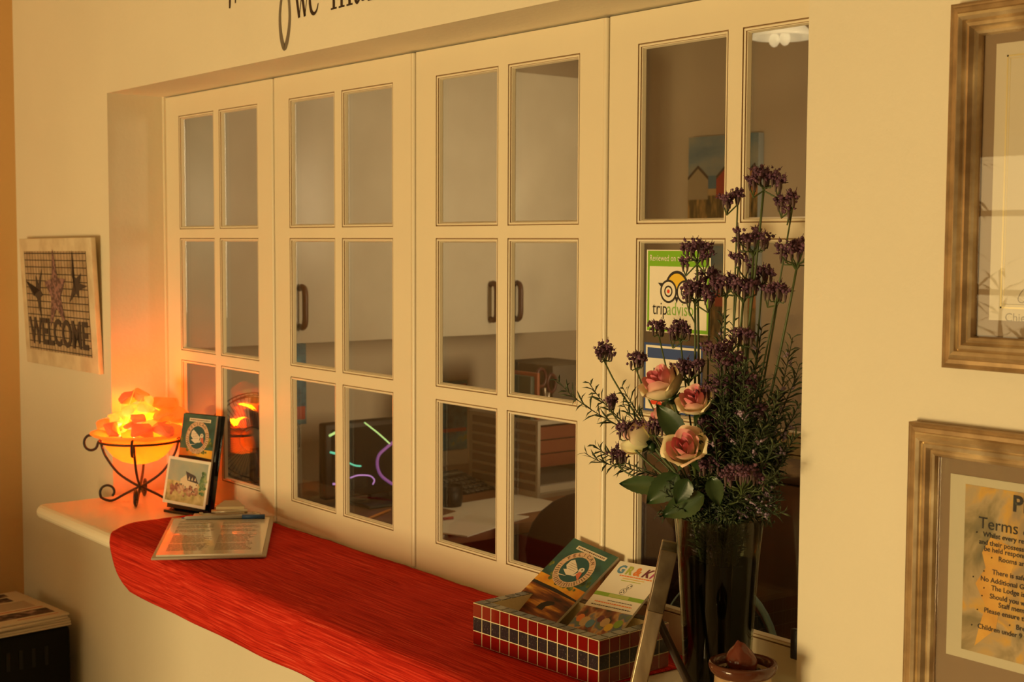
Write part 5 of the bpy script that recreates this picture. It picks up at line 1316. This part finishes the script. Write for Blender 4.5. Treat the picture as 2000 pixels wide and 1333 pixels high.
rose(1240, 852, -.155, .0255, (-.85, -.35, .45), 'leftmost rose, pink and cream, facing left', .8, leaves=[(1300, 950, -.15, 1205, 945, .06, .012)])
rose(1337, 872, -.195, .0265, (.30, -.72, .62), 'lowest rose, wide open with cream outer petals', 1.3, leaves=[(1330, 925, -.16, 1262, 985, .05, .017), (1380, 965, -.16, 1290, 1010, .05, .016), (1345, 935, -.175, 1320, 985, .03, .012), (1390, 935, -.17, 1405, 990, .03, .011)])

# ================================================================ GLAZED POT IN FRONT OF THE VASE
PC = onZ(1453, 1412, CT); PC = Vector((1.386, -.197, CT))
r = thing('glazed_pot', 'small cream glazed pot with brown dripping rim in front of the vase', 'pot', PC)
GZ = ramp_mat('cream_brown_glaze', [(.38, (.16, .05, .02)), (.5, (.50, .34, .18)), (.62, (.66, .52, .32))], 9, .12, stretch=(1, 1, .6))
GB = mat('brown_glaze', (.10, .030, .015), .12)
pz = .098
b = MB(); b.lathe([(0, 0), (.024, 0), (.027, .004), (.032, .03), (.0335, .06), (.0325, .085), (.034, pz - .006), (.030, pz - .008), (.029, .02), (0, .018)], 40, PC); b.build('body', GZ, r)
b = MB(); b.lathe([(.0335, pz - .012), (.0375, pz - .008), (.0395, pz - .002), (.0385, pz + .002), (.035, pz + .003), (.0315, pz - .001), (.0305, pz - .010)], 48, PC); b.build('rim', GB, r)
b = MB(); rd = random.Random(8)
for k in range(60):
    a = k * 2.4; rr = .0265 * sqrt(k / 60); b.ball((PC.x + rr * cos(a), PC.y + rr * sin(a), PC.z + pz - .014 + rd.uniform(0, .004)), .0042, 1, (1, 1, .8), .2, rd)
tag(b.build('dark_pebbles', mat('glossy_dark_pebble', (.012, .008, .008), .1), None, (PC.x, PC.y, PC.z + pz - .02)), 'dark glossy pebbles filling the glazed pot', 'pebbles', kind='stuff')
b = MB(); q = Vector((PC.x - .004, PC.y + .002, PC.z + pz - .010))

bm = bmesh.new(); bmesh.ops.create_icosphere(bm, subdivisions=4, radius=1)
for v in bm.verts:
    z = v.co.z; k = 1.0 - .42 * max(0, z) - .10 * z * z; w_ = 1 + .10 * noise.noise(v.co * 2.1)
    v.co = Vector((q.x + v.co.x * .0195 * k * w_ - .004 * z, q.y + v.co.y * .017 * k * w_, q.z + .013 + z * .0215 * w_))
b.frombm(bm, True)
tag(b.build('brown_stone', mat('shiny_brown_stone', (.13, .025, .012), .18), None, q), 'shiny reddish brown stone standing up from the pot pebbles', 'stone')

# ================================================================ PLANT BY THE REAR WINDOW (mirrored in the picture glass)
r = thing('bamboo_plant', 'tall leafy potted bamboo by the rear window, mirrored in the picture glass', 'potted plant', (-.55, -3.55, 0))
b = MB(); b.lathe([(0, 0), (.13, 0), (.16, .28), (.17, .30), (.155, .30), (.15, .26), (0, .26)], 28, (-.55, -3.55, 0)); b.build('pot', mat('terracotta', (.35, .13, .06), .7), r)
rd = random.Random(12); b = MB(); lf = MB()
for k in range(16):
    a = rd.uniform(0, 6.28); tx, ty = -.55 + .45 * cos(a) * rd.random(), -3.55 + .22 * sin(a); hz = rd.uniform(.9, 1.95)
    P = bez((-.55 + .06 * cos(a), -3.55 + .06 * sin(a), .26), (-.55 + .08 * cos(a), -3.55 + .08 * sin(a), .8), (tx, ty, hz * .8), (tx + .1 * cos(a), ty, hz), 10)
    b.tube(P, .006, 6)
    for q in P[3:]:
        for m_ in range(6):
            d = Vector((rd.gauss(0, 1), rd.gauss(0, .6), rd.gauss(-.2, .6))).normalized(); ll = rd.uniform(.10, .2); w = d.cross(Vector((0, 0, 1))).normalized() * .009
            lf._add([q, q + d * ll * .4 - w, q + d * ll * .4 + w, q + d * ll + Vector((0, 0, -.02))], [(0, 1, 2), (1, 3, 2)])
b.build('canes', STEM, r); lf.build('leaves', mat('bamboo_leaf', (.14, .24, .04), .5), r)

# ================================================================ ADDED ARMCHAIR, OUT OF VIEW (put in to shade the low left corner)
r = thing('shade_armchair', 'unseen dark brown lounge chair added to shade the low left corner', 'shade_armchair', (-.25, -1.9, 0))
UPH = mat('dark_brown_leather', (.06, .03, .018), .5)
b = MB(); b.bbox(-.58, .06, -1.82, -1.62, .10, .80, .05, 3); b.build('backrest', UPH, r)
b = MB(); b.bbox(-.46, -.06, -2.40, -1.80, .10, .44, .05, 3); b.build('seat', UPH, r)
for x in (-.58, -.06): b = MB(); b.bbox(x, x + .12, -2.40, -1.80, .10, .60, .04, 3); b.build('armrest', UPH, r)
for x in (-.54, .02):
    for y in (-2.35, -1.68): b = MB(); b.tube([(x, y, 0), (x, y, .13)], .02, 8); b.build('leg', BLACK, r)
